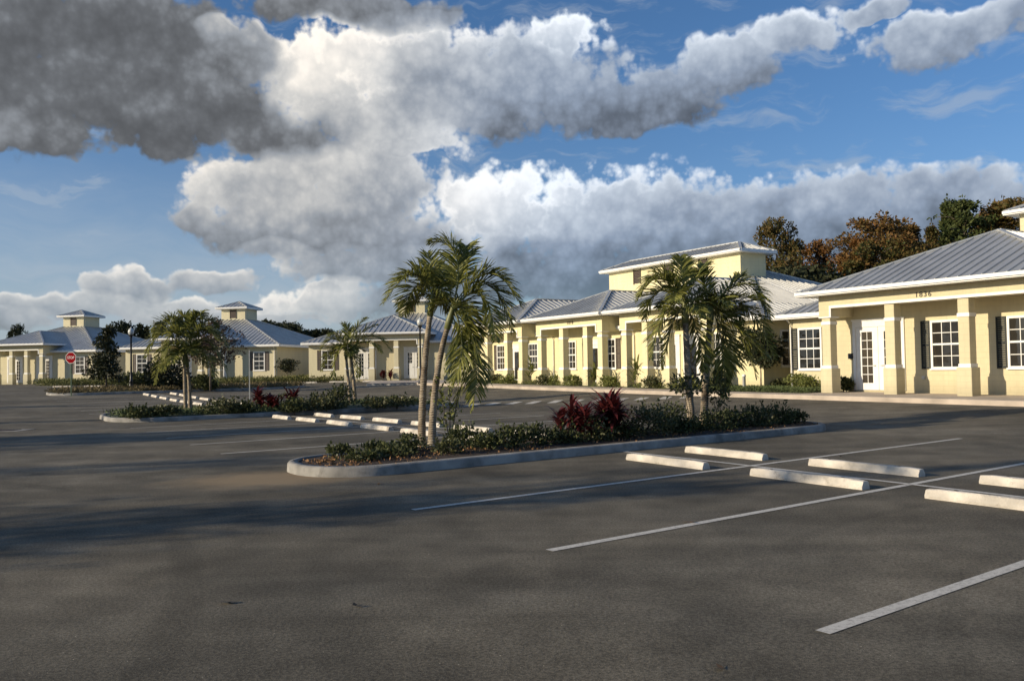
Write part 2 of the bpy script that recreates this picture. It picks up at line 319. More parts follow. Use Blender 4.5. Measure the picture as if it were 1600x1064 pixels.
def leafmat(name, c0, c1, rough=.5, trans=.25, scale=3., obj_rand=0.):
    m, t, b = mat(name); N = t.nodes.new; Lk = t.links.new
    g = N('ShaderNodeNewGeometry')
    r = N('ShaderNodeValToRGB'); r.color_ramp.elements[0].color = (*c0, 1); r.color_ramp.elements[1].color = (*c1, 1)
    if obj_rand:
        oi = N('ShaderNodeObjectInfo'); ma = N('ShaderNodeMath'); ma.operation = 'MULTIPLY_ADD'; Lk(oi.outputs['Random'], ma.inputs[0]); ma.inputs[1].default_value = obj_rand
        mb = N('ShaderNodeMath'); mb.operation = 'MULTIPLY'; Lk(g.outputs['Random Per Island'], mb.inputs[0]); mb.inputs[1].default_value = 1 - obj_rand
        Lk(mb.outputs[0], ma.inputs[2]); Lk(ma.outputs[0], r.inputs[0])
    else: Lk(g.outputs['Random Per Island'], r.inputs[0])
    Lk(r.outputs[0], b.inputs['Base Color']); b.inputs['Roughness'].default_value = rough; b.inputs['Specular IOR Level'].default_value = .35
    tr = N('ShaderNodeBsdfTranslucent'); Lk(r.outputs[0], tr.inputs[0]); mx = N('ShaderNodeMixShader'); mx.inputs[0].default_value = trans
    Lk(b.outputs[0], mx.inputs[1]); Lk(tr.outputs[0], mx.inputs[2]); Lk(mx.outputs[0], t.nodes['Material Output'].inputs[0])
    return m
m_palm = leafmat('palm_leaf', (.065, .085, .016), (.36, .35, .10), .42, .38)
m_palmdry = leafmat('palm_leaf_dry', (.20, .15, .06), (.30, .22, .10), .6, .2)
m_shrub = leafmat('shrub_leaf', (.022, .032, .011), (.10, .11, .035), .65, .2)
m_shrubl = leafmat('shrub_leaf_light', (.10, .12, .03), (.26, .27, .08), .5, .3)
m_redleaf = leafmat('cordyline_leaf', (.055, .012, .014), (.18, .034, .032), .5, .25)
m_oak = leafmat('dark_glossy_leaf', (.018, .028, .012), (.06, .06, .028), .4, .12)
m_holly = leafmat('small_tree_leaf', (.03, .05, .018), (.13, .12, .05), .5, .2)
m_cyp = leafmat('cypress_leaf', (.045, .075, .018), (.25, .105, .03), .7, .28, obj_rand=.55)
m_cypg = leafmat('cypress_leaf_green', (.035, .06, .015), (.13, .14, .04), .7, .28, obj_rand=.4)
m_pine = leafmat('far_leaf', (.018, .03, .012), (.06, .062, .026), .8, .15, obj_rand=.4)
m_litter = leafmat('leaf_litter', (.10, .05, .025), (.32, .18, .08), .8, 0.)
def palm_bark():
    m, t, b = mat('palm_bark'); N = t.nodes.new; Lk = t.links.new
    tcn = N('ShaderNodeTexCoord'); mp = N('ShaderNodeMapping'); mp.inputs['Scale'].default_value = (1.2, 1.2, 1.2); Lk(tcn.outputs['Object'], mp.inputs[0])
    wv = N('ShaderNodeTexWave'); wv.bands_direction = 'Z'; wv.inputs['Scale'].default_value = 5.5; wv.inputs['Distortion'].default_value = 6.; wv.inputs['Detail'].default_value = 4; Lk(mp.outputs[0], wv.inputs[0])
    n = N('ShaderNodeTexNoise'); n.inputs['Scale'].default_value = 3.5; n.inputs['Detail'].default_value = 7; n.inputs['Roughness'].default_value = .7; Lk(tcn.outputs['Object'], n.inputs[0])
    r = N('ShaderNodeValToRGB'); r.color_ramp.elements[0].position = .35; r.color_ramp.elements[0].color = (.15, .105, .065, 1); r.color_ramp.elements[1].position = .62; r.color_ramp.elements[1].color = (.44, .37, .27, 1)
    Lk(n.outputs['Fac'], r.inputs[0]); mx = N('ShaderNodeMix'); mx.data_type = 'RGBA'; mx.blend_type = 'MULTIPLY'; mx.inputs[0].default_value = .3
    Lk(r.outputs[0], mx.inputs[6]); r2 = N('ShaderNodeValToRGB'); r2.color_ramp.elements[0].color = (.35, .3, .26, 1); r2.color_ramp.elements[0].position = .1; r2.color_ramp.elements[1].position = .4; Lk(wv.outputs[0], r2.inputs[0]); Lk(r2.outputs[0], mx.inputs[7])
    Lk(mx.outputs[2], b.inputs['Base Color']); b.inputs['Roughness'].default_value = .9
    bp = N('ShaderNodeBump'); bp.inputs['Strength'].default_value = .8; bp.inputs['Distance'].default_value = .02; Lk(wv.outputs[0], bp.inputs['Height']); Lk(bp.outputs[0], b.inputs['Normal'])
    return m
m_bark = palm_bark()
m_barkd = simple('tree_bark', (.10, .08, .06), .9, nscale=6, namt=.35, bump=1., bscale=20)
m_sheath = simple('crownshaft_green', (.16, .17, .06), .5, nscale=5, namt=.2)

# ------------------------------------------------------------------ mesh helpers
class MB:
    def __init__(s): s.v = []; s.f = []
    def add(s, vs, fs):
        k = len(s.v); s.v.extend([tuple(map(float, p)) for p in vs]); s.f.extend([tuple(i + k for i in f) for f in fs]); return s
    def box(s, x0, x1, y0, y1, z0, z1):
        return s.add([(x0, y0, z0), (x1, y0, z0), (x1, y1, z0), (x0, y1, z0), (x0, y0, z1), (x1, y0, z1), (x1, y1, z1), (x0, y1, z1)],
                     [(3, 2, 1, 0), (4, 5, 6, 7), (0, 1, 5, 4), (1, 2, 6, 5), (2, 3, 7, 6), (3, 0, 4, 7)])
    def bbox(s, x0, x1, y0, y1, z0, z1, c=.012):      # box with a small chamfer on its upright and top edges
        a = [(x0 + c, y0), (x1 - c, y0), (x1, y0 + c), (x1, y1 - c), (x1 - c, y1), (x0 + c, y1), (x0, y1 - c), (x0, y0 + c)]
        b = [(x0 + 2 * c, y0 + c), (x1 - 2 * c, y0 + c), (x1 - c, y0 + 2 * c), (x1 - c, y1 - 2 * c), (x1 - 2 * c, y1 - c), (x0 + 2 * c, y1 - c), (x0 + c, y1 - 2 * c), (x0 + c, y0 + 2 * c)]
        vs = [(p[0], p[1], z0) for p in a] + [(p[0], p[1], z1 - c) for p in a] + [(p[0], p[1], z1) for p in b]
        fs = [tuple(range(7, -1, -1)), tuple(range(16, 24))]
        for k in (0, 8):
            for i in range(8): fs.append((k + i, k + (i + 1) % 8, k + 8 + (i + 1) % 8, k + 8 + i))
        return s.add(vs, fs)
    def tube(s, pts, rads, n=8, cap=True):
        pts = [np.array(p, float) for p in pts]; k = len(s.v); vs = []; fs = []
        for i, p in enumerate(pts):
            d = pts[min(i + 1, len(pts) - 1)] - pts[max(i - 1, 0)]; d /= (np.linalg.norm(d) + 1e-9)
            a = np.cross(d, (0, 0, 1.) if abs(d[2]) < .9 else (0, 1., 0)); a /= np.linalg.norm(a); b = np.cross(d, a)
            for j in range(n):
                th = 2 * math.pi * j / n; vs.append(p + rads[i] * (math.cos(th) * a + math.sin(th) * b))
        for i in range(len(pts) - 1):
            for j in range(n): fs.append((i * n + j, i * n + (j + 1) % n, (i + 1) * n + (j + 1) % n, (i + 1) * n + j))
        if cap: fs.append(tuple(range(n - 1, -1, -1))); fs.append(tuple(range((len(pts) - 1) * n, len(pts) * n)))
        return s.add(vs, fs)
    def bar(s, p0, p1, w, h, up=(0, 0, 1)):          # square bar lying on the line p0-p1, raised by h
        p0 = np.array(p0, float); p1 = np.array(p1, float); d = p1 - p0; L = np.linalg.norm(d)
        if L < .02: return s
        d /= L; up = np.array(up, float); a = np.cross(d, up); a /= np.linalg.norm(a); u = np.cross(a, d)
        vs = []
        for p in (p0, p1): vs += [p - a * w / 2 - u * .01, p + a * w / 2 - u * .01, p + a * w / 2 + u * h, p - a * w / 2 + u * h]
        return s.add(vs, [(0, 1, 2, 3), (7, 6, 5, 4), (0, 4, 5, 1), (1, 5, 6, 2), (2, 6, 7, 3), (3, 7, 4, 0)])
    def lathe(s, prof, n=16, c=(0, 0)):
        return s.tube([(c[0], c[1], z) for r, z in prof], [max(r, .001) for r, z in prof], n)
    def build(s, name, m, parent=None, smooth=False, loc=None):
        me = bpy.data.meshes.new(name); me.from_pydata(s.v, [], s.f); me.materials.append(m); me.update()
        if smooth: me.polygons.foreach_set('use_smooth', [True] * len(me.polygons))
        o = bpy.data.objects.new(name, me); C.objects.link(o); o.parent = parent
        if loc is not None: o.location = loc
        return o
def npmesh(name, V, n_per, m, parent=None, loc=None):     # V: (k*n_per,3) separate polygons of n_per corners
    me = bpy.data.meshes.new(name); k = len(V) // n_per
    me.vertices.add(len(V)); me.vertices.foreach_set('co', np.asarray(V, np.float32).ravel())
    me.loops.add(len(V)); me.loops.foreach_set('vertex_index', np.arange(len(V), dtype=np.int32))
    me.polygons.add(k); me.polygons.foreach_set('loop_start', np.arange(k, dtype=np.int32) * n_per)
    me.polygons.foreach_set('loop_total', np.full(k, n_per, dtype=np.int32))
    me.update(calc_edges=True); me.materials.append(m)
    o = bpy.data.objects.new(name, me); C.objects.link(o); o.parent = parent
    if loc is not None: o.location = loc
    return o
def tag(o, label=None, cat=None, group=None, kind=None):
    if label: o['label'] = label
    if cat: o['category'] = cat
    if group: o['group'] = group
    if kind: o['kind'] = kind
    return o
def thing(name, label, cat, loc=(0, 0, 0), rz=0., group=None):
    o = bpy.data.objects.new(name, None); C.objects.link(o); o.location = [float(q) for q in loc]; o.rotation_euler = (0, 0, rz)
    o.empty_display_size = .3
    return tag(o, label, cat, group)
def copy_tree(root, loc, rz=None, scale=None, label=None, group=None):
    r = root.copy(); C.objects.link(r); r.location = [float(q) for q in loc]
    if rz is not None: r.rotation_euler = (0, 0, rz)
    if scale is not None: r.scale = scale
    if label: r['label'] = label
    if group: r['group'] = group
    for ch in list(root.children):
        c = ch.copy(); C.objects.link(c); c.parent = r
        for g in ch.children:
            d = g.copy(); C.objects.link(d); d.parent = c
    return r
ORD = ['nearest', 'second', 'third', 'fourth', 'fifth', 'sixth', 'seventh', 'eighth', 'ninth', 'tenth', 'eleventh', 'twelfth', 'thirteenth', 'fourteenth', 'fifteenth', 'sixteenth', 'seventeenth', 'eighteenth', 'nineteenth', 'twentieth']
# ------------------------------------------------------------------ ground, lot, kerbs, markings
def sheet(name, s_list, t_list, fz, m, kind='structure'):
    vs = []; fs = []; ns, nt = len(s_list), len(t_list)
    for a in s_list:
        for b in t_list:
            P = L2(a, b); vs.append((P[0], P[1], fz(P[0], P[1])))
    for i in range(ns - 1):
        for j in range(nt - 1): fs.append((i * nt + j, i * nt + j + 1, (i + 1) * nt + j + 1, (i + 1) * nt + j))
    mb = MB(); mb.add(vs, fs); o = mb.build(name, m, smooth=True); return tag(o, kind=kind)
sheet('parking_lot', list(np.arange(-40, 96, 1.)), list(np.arange(-30, 60, 1.)), gz, m_asph)
g = MB(); R_ = 2600
g.add([(-R_, -R_, -.25), (R_, -R_, -.25), (R_, R_, -.25), (-R_, R_, -.25)], [(0, 1, 2, 3)])
tag(g.build('ground', m_turf), kind='structure')

def line_strip(mb, p0, p1, w, dz=.005, worn=0.):
    p0 = np.array(p0); p1 = np.array(p1); d = p1 - p0; L = np.linalg.norm(d); d = d / L; a = np.array([-d[1], d[0]]) * w / 2
    n = max(1, int(L / .5)); k = len(mb.v)
    for i in range(n + 1):
        P = p0 + d * L * i / n
        for q in (P - a, P + a): mb.v.append((q[0], q[1], gz(*q) + dz))
    for i in range(n): mb.f.append((k + 2 * i, k + 2 * i + 2, k + 2 * i + 3, k + 2 * i + 1))
lm = MB()
STOPA = [-5.35, -2.67, -.0, 2.74] + [8.75, 11.55, 14.14, 16.9, 19.75, 22.45] + [32.6, 35.2, 38.1, 40.8, 43.6, 46.3, 48.9]
LINES = [-12., -9.3, -6.7, -4.02, -1.18, 1.52] + [10.15, 12.9, 15.5, 18.3, 21.1] + [31.2, 33.9, 36.6, 39.4, 42.2, 44.9, 47.6]
for a in LINES:
    lo = -7.6 if a < 5 else -6.9
    line_strip(lm, L2(a, 5.25), L2(a, lo), .10)
for a0, a1 in ((-15, 4.55), (7.1, 24.2), (30., 50.)): line_strip(lm, L2(a0, -.8), L2(a1, -.8), .10, dz=.009)
tag(lm.build('parking_lines', m_line), kind='structure')
# dashed crossing bars by the drive in front of the long building
cr = MB()
for x0, y0, x1, y1 in [(725, 634.5, 750, 631), (759, 632.6, 782, 629), (791, 631.6, 815, 627.7), (822, 631, 845, 626.8), (857, 629.8, 878, 625.4), (891, 628.6, 911, 624.3), (927, 627.4, 946, 623), (962, 626.3, 980, 622), (993, 625.3, 1012, 620.9), (1031, 623.8, 1048, 619.7), (1064, 622.6, 1080, 618.8), (1097, 621.6, 1112, 618.2)]:
    line_strip(cr, G(x0 + 4, y0)[:2], G(x1 - 4, y1)[:2], .40)
tag(cr.build('crossing_bars', m_line), kind='structure')

def kerb_ring(name, pts, w=.17, h=.17, closed=True, inner=True, lab=None):
    """kerb with a rounded top edge following a line on the ground; pts: xy list, inside on the left"""
    n = len(pts); vs = []; fs = []
    h = h * .9
    prof = [(0, -.05), (0.012, h - .035), (.035, h - .008), (.06, h), (w, h), (w, -.05)]
    P = [np.array(p, float) for p in pts]
    for i in range(n):
        a = P[i - 1] if (closed or i > 0) else P[i]; b = P[(i + 1) % n] if (closed or i < n - 1) else P[i]
        d = b - a; d /= np.linalg.norm(d) + 1e-9; nn = np.array([-d[1], d[0]])
        z = gz(*P[i])
        for o_, z_ in prof: q = P[i] + nn * o_; vs.append((q[0], q[1], z + z_))
    k = len(prof); m_ = n if closed else n - 1
    for i in range(m_):
        for j in range(k - 1): fs.append((i * k + j, ((i + 1) % n) * k + j, ((i + 1) % n) * k + j + 1, i * k + j + 1))
    mb = MB(); mb.add(vs, fs); o = mb.build(name, m_conc, smooth=True); return tag(o, kind='structure')
def rounded(a0, a1, b0, b1, r, step=.35):
    """closed outline in stall coordinates, counter-clockwise in world space"""
    pts = []
    def arc(ca, cb, t0, t1):
        for k in range(15):
            t = math.radians(t0 + (t1 - t0) * k / 14); pts.append((ca + r * math.cos(t), cb + r * math.sin(t)))
    arc(a1 - r, b1 - r, 0, 90); arc(a0 + r, b1 - r, 90, 180); arc(a0 + r, b0 + r, 180, 270); arc(a1 - r, b0 + r, 270, 360)
    out = []
    for i in range(len(pts)):
        p, q = np.array(pts[i]), np.array(pts[(i + 1) % len(pts)]); L = np.linalg.norm(q - p); n = max(1, int(L / .8))
        for k in range(n): out.append(L2(*(p + (q - p) * k / n)))
    return out
def fill(name, pts, dz, m, kind='structure', inset=.12, bump_h=.05):
    c = sum(pts) / len(pts); vs = []; fs = []; n = len(pts); rings = (1., .8, .5, .25)
    for r in rings:
        for p in pts:
            q = c + (p - c) * (1 - inset / max(.5, np.linalg.norm(p - c))) * r
            vs.append((q[0], q[1], gz(*q) + dz + bump_h * (1 - r)))
    for k in range(len(rings) - 1):
        for i in range(n): fs.append((k * n + i, k * n + (i + 1) % n, (k + 1) * n + (i + 1) % n, (k + 1) * n + i))
    fs.append(tuple((len(rings) - 1) * n + i for i in range(n)))
    mb = MB(); mb.add(vs, fs); return tag(mb.build(name, m, smooth=True), kind=kind)
ISL = {'A': (4.6, 7.1, -8.15, 5.22, 1.15), 'B': (24.2, 29.4, -9.2, 5.3, 1.9), 'C': (52.2, 57.5, -12, 5.0, 1.9)}
OUT = {}
for k, a in ISL.items():
    pts = rounded(*a); OUT[k] = pts
    kerb_ring('island_kerb', pts); fill('mulch' if k == 'A' else 'soil', pts, .13, m_mulch if k == 'A' else m_turf)

# ------------------------------------------------------------------ walks along the buildings
def walk(name, sa, sb, t0, t1, m=m_walk, dz=.17, step=1.):
    vs = []; fs = []; ss = list(np.arange(sa, sb + .01, step)); tt = [t0, (t0 + t1) / 2, t1 - .02, t1]
    for s in ss:
        for j, t in enumerate(tt):
            P = W1(s, t); vs.append((P[0], P[1], gz(*P) + (dz if j < 2 else dz - .0 if j == 2 else dz - .02)))
        P = W1(s, t1 + .012); vs.append((P[0], P[1], gz(*P) - .05))
    k = 5
    for i in range(len(ss) - 1):
        for j in range(k - 1): fs.append((i * k + j, (i + 1) * k + j, (i + 1) * k + j + 1, i * k + j + 1))
    mb = MB(); mb.add(vs, fs); return tag(mb.build(name, m), kind='structure')
walk('pavement', -22, 34, -20, 2.25)
# turf beds between walk and walls
def bed(name, sa, sb, t0, t1, dz=.20, m=m_turf):
    vs = []; fs = []; ss = list(np.arange(sa, sb + .01, .5)); rr = random.Random(int(sa * 10))
    for s in ss:
        for t in (t0, (t0 + t1) / 2, t1): P = W1(s, t + (rr.uniform(-.05, .05) if t == t1 else 0)); vs.append((P[0], P[1], gz(*P) + dz + (.05 if t != t1 else -.04)))
    for i in range(len(ss) - 1):
        for j in range(2): fs.append((i * 3 + j, (i + 1) * 3 + j, (i + 1) * 3 + j + 1, i * 3 + j + 1))
    mb = MB(); mb.add(vs, fs); return tag(mb.build(name, m, smooth=True), kind='structure')
bed('lawn', .7, 6.6, -16, .95)
bed('planting_bed', 7.3, 33, -1.5, .35)

# ------------------------------------------------------------------ buildings
PITCH = .41
def hip_roof(mb, s0, s1, t0, t1, ze, back='hip', cuts=(), rib=.41, ribh=.052, cap=True):
    """standing-seam hip roof; t1 is the front; cuts: (sa, sb, t) stretches whose front edge is set back to t"""
    W, Dp = s1 - s0, t1 - t0
    h = W / 2 if back == 'gable' else min(W, Dp) / 2
    zt = ze + PITCH * h
    def lim(x, a, b): return max(0, min(x - a, b - x, h))
    # front face, by stretches
    edges = sorted({s0, s1, s0 + h, s1 - h} | {c for q in cuts for c in q[:2]})
    def front_t(sm):
        for a, b, t in cuts:
            if a < sm < b: return t
        return t1
    for a, b in zip(edges, edges[1:]):
        if b - a < .01: continue
        tf = front_t((a + b) / 2); vs = []
        za = ze + PITCH * (t1 - tf)
        la, lb = lim(a, s0, s1), lim(b, s0, s1)
        if tf < t1:
            la, lb = max(la, t1 - tf), max(lb, t1 - tf)
        v = [(a, tf, za), (b, tf, za), (b, t1 - lb, ze + PITCH * lb), (a, t1 - la, ze + PITCH * la)]
        if la < 1e-6: v = v[:3] if True else v
        elif lb < 1e-6: v = [v[0], v[1], v[3]]
        mb.add(v, [tuple(range(len(v)))])
        n = max(1, int((b - a) / rib))
        for i in range(n):
            s = a + (i + .5) * (b - a) / n; l = lim(s, s0, s1)
            if t1 - l < tf - .1: mb.bar((s, tf, za), (s, t1 - l, ze + PITCH * l), .035, ribh)
    # sides
    for sgn, sx in ((1, s0), (-1, s1)):
        if back == 'gable': v = [(sx, t0, ze), (sx, t1, ze), (sx + sgn * h, t1 - h, zt), (sx + sgn * h, t0, zt)]
        elif W >= Dp: v = [(sx, t0, ze), (sx, t1, ze), (sx + sgn * h, t1 - h, zt)]
        else: v = [(sx, t0, ze), (sx, t1, ze), (sx + sgn * h, t1 - h, zt), (sx + sgn * h, t0 + h, zt)]
        if W / 2 - h < 1e-6 and back != 'gable' and abs(t1 - h - (t0 + h)) < 1e-6: v = v[:3]
        mb.add(v, [tuple(range(len(v)))])
        n = int(Dp / rib)
        for i in range(n):
            t = t0 + (i + .5) * Dp / n; l = min(h, t1 - t) if back == 'gable' else lim(t, t0, t1)
            l = min(l, h); mb.bar((sx, t, ze), (sx + sgn * l, t, ze + PITCH * l), .035, ribh)
    if back == 'hip':
        v = [(s0, t0, ze), (s1, t0, ze), (s1 - h, t0 + h, zt)] + ([(s0 + h, t0 + h, zt)] if W > 2 * h + 1e-6 else [])
        mb.add(v, [tuple(range(len(v)))])
    if cap:
        cs = [((s0, t1, ze), (s0 + h, t1 - h, zt)), ((s1, t1, ze), (s1 - h, t1 - h, zt))]
        if back == 'hip': cs += [((s0, t0, ze), (s0 + h, t0 + h, zt)), ((s1, t0, ze), (s1 - h, t0 + h, zt))]
        if W > 2 * h + .01: cs.append(((s0 + h, t1 - h, zt), (s1 - h, t1 - h, zt)))
        if back == 'gable': cs.append(((s0 + h, t1 - h, zt), (s0 + h, t0, zt)))
        elif Dp > 2 * h + .01: cs.append(((s0 + h, t1 - h, zt), (s0 + h, t0 + h, zt)))
        for a, b in cs: mb.bar(a, b, .16, .06)
    return zt
def fascia_box(mb, s0, s1, t0, t1, ze, dep=.2, cuts=(), sides='fblr', th=.05):
    """white gutter board under the roof edge and the closed soffit behind it"""
    z0, z1 = ze - dep, ze + .015
    ed = [s0] + sorted(c for q in cuts for c in q[:2]) + [s1]
    if 'f' in sides:
        for a, b in zip(ed[::2], ed[1::2]):
            mb.box(a - .02, b + .02, t1 - .02, t1 + th, z0, z1)
            mb.box(a - .02, b + .02, t1 + th + .002, t1 + th + .06, z0 + .05, z1 - .012)
            mb.box(a + .03, b - .03, t1 - .6, t1 - .022, z0 + .01, z0 + .03)
    if 'r' in sides: mb.box(s0 - th, s0 - .022, t0, t1 - .022, z0, z1); mb.box(s0 - .02, s0 + .55, t0, t1 - .6, z0 + .012, z0 + .03)
    if 'l' in sides: mb.box(s1 + .022, s1 + th, t0, t1 - .022, z0, z1); mb.box(s1 - .55, s1 + .02, t0, t1 - .6, z0 + .012, z0 + .03)
    if 'b' in sides: mb.box(s0 - .02, s1 + .02, t0 - th, t0 + .02, z0, z1)
def rot_side(mb, s_wall, side):
    if side == 'r': mb.v = [(s_wall - y, x, z) for x, y, z in mb.v]
    return mb
def window(par, s, w, z0, z1, t, nc=3, nr=4, shut='', shw=.36, m_s=None, side='f'):
    fr = MB(); y0 = t
    def put(mb):
        if side == 'r': mb.v = [(t - y, x, z) for x, y, z in mb.v]
        return mb
    y = 0. if side == 'r' else t
    a, b = s - w / 2, s + w / 2; fw_ = .085
    fr.box(a, a + fw_, y - .03, y + .055, z0, z1); fr.box(b - fw_, b, y - .03, y + .055, z0, z1)
    fr.box(a + fw_, b - fw_, y - .03, y + .055, z1 - fw_, z1); fr.box(a - .04, b + .04, y - .03, y + .085, z0 - .06, z0 + .0)
    fr.box(a + fw_, b - fw_, y - .03, y + .045, z0 + .001, z0 + .06)
    zm = (z0 + z1) / 2
    fr.box(a + fw_, b - fw_, y - .03, y + .04, zm - .035, zm + .035)
    iw = w - 2 * fw_
    for i in range(1, nc):
        x = a + fw_ + iw * i / nc
        for za, zb in ((z0 + .06, zm - .035), (zm + .035, z1 - fw_)): fr.box(x - .013, x + .013, y - .03, y + .026, za, zb)
    for i in range(1, nr // 2):
        for za, zb in ((z0 + .06, zm - .035), (zm + .035, z1 - fw_)):
            z = za + (zb - za) * i / (nr // 2); fr.box(a + fw_, b - fw_, y - .03, y + .0275, z - .013, z + .013)
    o = put(fr).build('window', m_trim, par)
    gl = MB(); gl.box(a + fw_ - .01, b - fw_ + .01, y - .02, y + .014, z0 + .01, z1 - fw_ + .01); put(gl).build('pane', m_glass, o)
    for sd in shut:
        sa, sb = (b + .03, b + .03 + shw) if sd == 'l' else (a - .03 - shw, a - .03)
        sh = MB(); sh.box(sa, sa + .05, y, y + .04, z0 - .02, z1); sh.box(sb - .05, sb, y, y + .04, z0 - .02, z1)
        for zz in (z0 - .02, zm - .03, z1 - .06): sh.box(sa + .05, sb - .05, y, y + .038, zz, zz + .06)
        n = 22
        for i in range(n):
            zz = z0 + .04 + (z1 - .1 - z0) * i / n
            sh.add([(sa + .05, y + .018, zz + .06), (sb - .05, y + .018, zz + .06), (sb - .05, y + .03, zz), (sa + .05, y + .03, zz)], [(3, 2, 1, 0)])
        put(sh).build('shutter', m_s or m_shut, par)
    return o
def door(par, s, w, z1, t, leaves=2, lites=(2, 6), header=.25, note=False, glassy=.5):
    fr = MB(); a, b = s - w / 2, s + w / 2; f = .14; y = t
    fr.box(a, a + f, y - .03, y + .06, 0.005, z1); fr.box(b - f, b, y - .03, y + .06, .005, z1); fr.box(a + f, b - f, y - .03, y + .06, z1 - header, z1)
    fr.box(a - .03, b + .03, y - .03, y + .09, z1 + .002, z1 + .07)
    o = fr.build('door', m_trim, par); lw = (w - 2 * f) / leaves
    for k in range(leaves):
        x0 = a + f + k * lw + .008; x1 = x0 + lw - .016; st = lw * (1 - glassy) / 2; zb, zt = .30, z1 - header - .2
        lf = MB()
        lf.box(x0, x0 + st, y - .02, y + .035, .02, z1 - header - .01); lf.box(x1 - st, x1, y - .02, y + .035, .02, z1 - header - .01)
        lf.box(x0 + st, x1 - st, y - .02, y + .035, .02, zb); lf.box(x0 + st, x1 - st, y - .02, y + .035, zt, z1 - header - .01)
        g0, g1 = x0 + st, x1 - st
        for i in range(1, lites[0]): x = g0 + (g1 - g0) * i / lites[0]; lf.box(x - .012, x + .012, y - .02, y + .022, zb, zt)
        for i in range(1, lites[1]): z = zb + (zt - zb) * i / lites[1]; lf.box(g0, g1, y - .02, y + .0235, z - .012, z + .012)
        lf.build('door_leaf', m_trim, o)
        gp = MB(); gp.box(g0 - .005, g1 + .005, y - .015, y + .010, zb - .005, zt + .005); gp.build('pane', m_glass, o)
        hx = x1 - st * .5 if k == 0 else x0 + st * .5
        hd = MB(); hd.tube([(hx, y + .036, 1.0), (hx, y + .09, 1.0)], [.02, .02], 8); hd.bar((hx, y + .085, 1.0), (hx - (.1 if k == 0 else -.1), y + .085, 1.0), .02, .02); hd.build('handle', m_galv, o)
    if note:
        nt = MB(); nt.box(s + .05, s + .5, y + .037, y + .042, .25, 1.35); nt.build('notice', m_white, o)
    return o
def column(par, s, t=-.28, ztop=3.31, m=None, w=.40, pw=.54):
    c = MB(); c.bbox(s - w / 2, s + w / 2, t - w / 2, t + w / 2, .88, ztop + .03)
    o = c.build('column', m, par)
    p = MB(); p.bbox(s - pw / 2, s + pw / 2, t - pw / 2, t + pw / 2, -.2, .90); p.build('pedestal', m, o)
    for z0, z1 in ((.902, 1.03), (2.66, 2.79)):
        b = MB(); b.bbox(s - w / 2 - .022, s + w / 2 + .022, t - w / 2 - .022, t + w / 2 + .022, z0, z1, .008); b.build('band', m_trim, o)
    return o
def porch(par, sa, sb, cols, m, roof_oh=.6, drops=True, tb=-8.2, number=None):
    """gabled-in porch: beam on columns, boxed returns, its own hip roof running back into the main roof"""
    ZB, ZT = 3.31, 3.80; ZE = 3.97
    for c in cols: column(par, c, ztop=2.98 if (drops and (c < sa + .5 or c > sb - .5)) else ZB, m=m)
    bm = MB(); bm.box(sa, sb, -.50, -.03, ZB, ZT)
    bm.box(sa, sa + .45, -3.2, -.502, 2.98, ZT); bm.box(sb - .45, sb, -3.2, -.502, 2.98, ZT)
    if drops:
        bm.box(sa + .001, sa + .56, -.498, -.032, 2.98, ZB - .001); bm.box(sb - .56, sb - .001, -.498, -.032, 2.98, ZB - .001)
    o = bm.build('porch_beam', m, par)
    tr = MB(); tr.box(sa + (.56 if drops else 0), sb - (.56 if drops else 0), -.028, -.006, ZB - .005, ZB + .10)
    if drops:
        for x0, x1 in ((sa - .006, sa + .58), (sb - .58, sb + .006)): tr.box(x0, x1, -.53, -.004, 2.93, 2.978)
        for x0, x1 in ((sa + .50, sa + .585), (sb - .585, sb - .50)): tr.box(x0, x1, -.0275, -.003, 2.98, ZB + .10)
    tr.build('beam_trim', m_trim, o)
    cl = MB(); cl.box(sa + .452, sb - .452, -1.58, -.502, ZB + .06, ZB + .09); cl.build('porch_ceiling', m_trim, par)
    rf = MB(); hip_roof(rf, sa - roof_oh, sb + roof_oh, tb, .58, ZE, back='gable'); r = rf.build('porch_roof', m_roof, par)
    fa_ = MB(); fascia_box(fa_, sa - roof_oh, sb + roof_oh, -3.1, .58, ZE, dep=.17, sides='flr'); fa_.build('fascia', m_trim, r)
def cupola(par, sc_, tc_, ws, wt_, zb, m, louv=1, sidel=0):
    z1 = 7.25; c = MB(); c.box(sc_ - ws / 2, sc_ + ws / 2, tc_ - wt_ / 2, tc_ + wt_ / 2, zb, z1)
    o = c.build('cupola', m, par)
    r = MB(); oh = .42; hip_roof(r, sc_ - ws / 2 - oh, sc_ + ws / 2 + oh, tc_ - wt_ / 2 - oh, tc_ + wt_ / 2 + oh, z1 + .08, rib=.38); r.build('cupola_roof', m_roof, o)
    f = MB(); fascia_box(f, sc_ - ws / 2 - oh, sc_ + ws / 2 + oh, tc_ - wt_ / 2 - oh, tc_ + wt_ / 2 + oh, z1 + .08, dep=.16); f.build('cupola_fascia', m_trim, o)
    for k in range(louv):
        x = sc_ + (k - (louv - 1) / 2) * 2.9; lw, zl0, zl1 = .30, z1 - 1.0, z1 - .16; y = tc_ + wt_ / 2
        l = MB(); l.box(x - lw, x + lw, y + .002, y + .012, zl0, zl1)
        for i in range(8): zz = zl0 + .03 + i * (zl1 - zl0 - .06) / 8; l.add([(x - lw + .03, y + .014, zz + .08), (x + lw - .03, y + .014, zz + .08), (x + lw - .03, y + .05, zz), (x - lw + .03, y + .05, zz)], [(3, 2, 1, 0)])
        for x0, x1 in ((x - lw - .05, x - lw), (x + lw, x + lw + .05)): l.box(x0, x1, y, y + .06, zl0 - .05, zl1 + .05)
        l.build('louvre', m_brown, o)
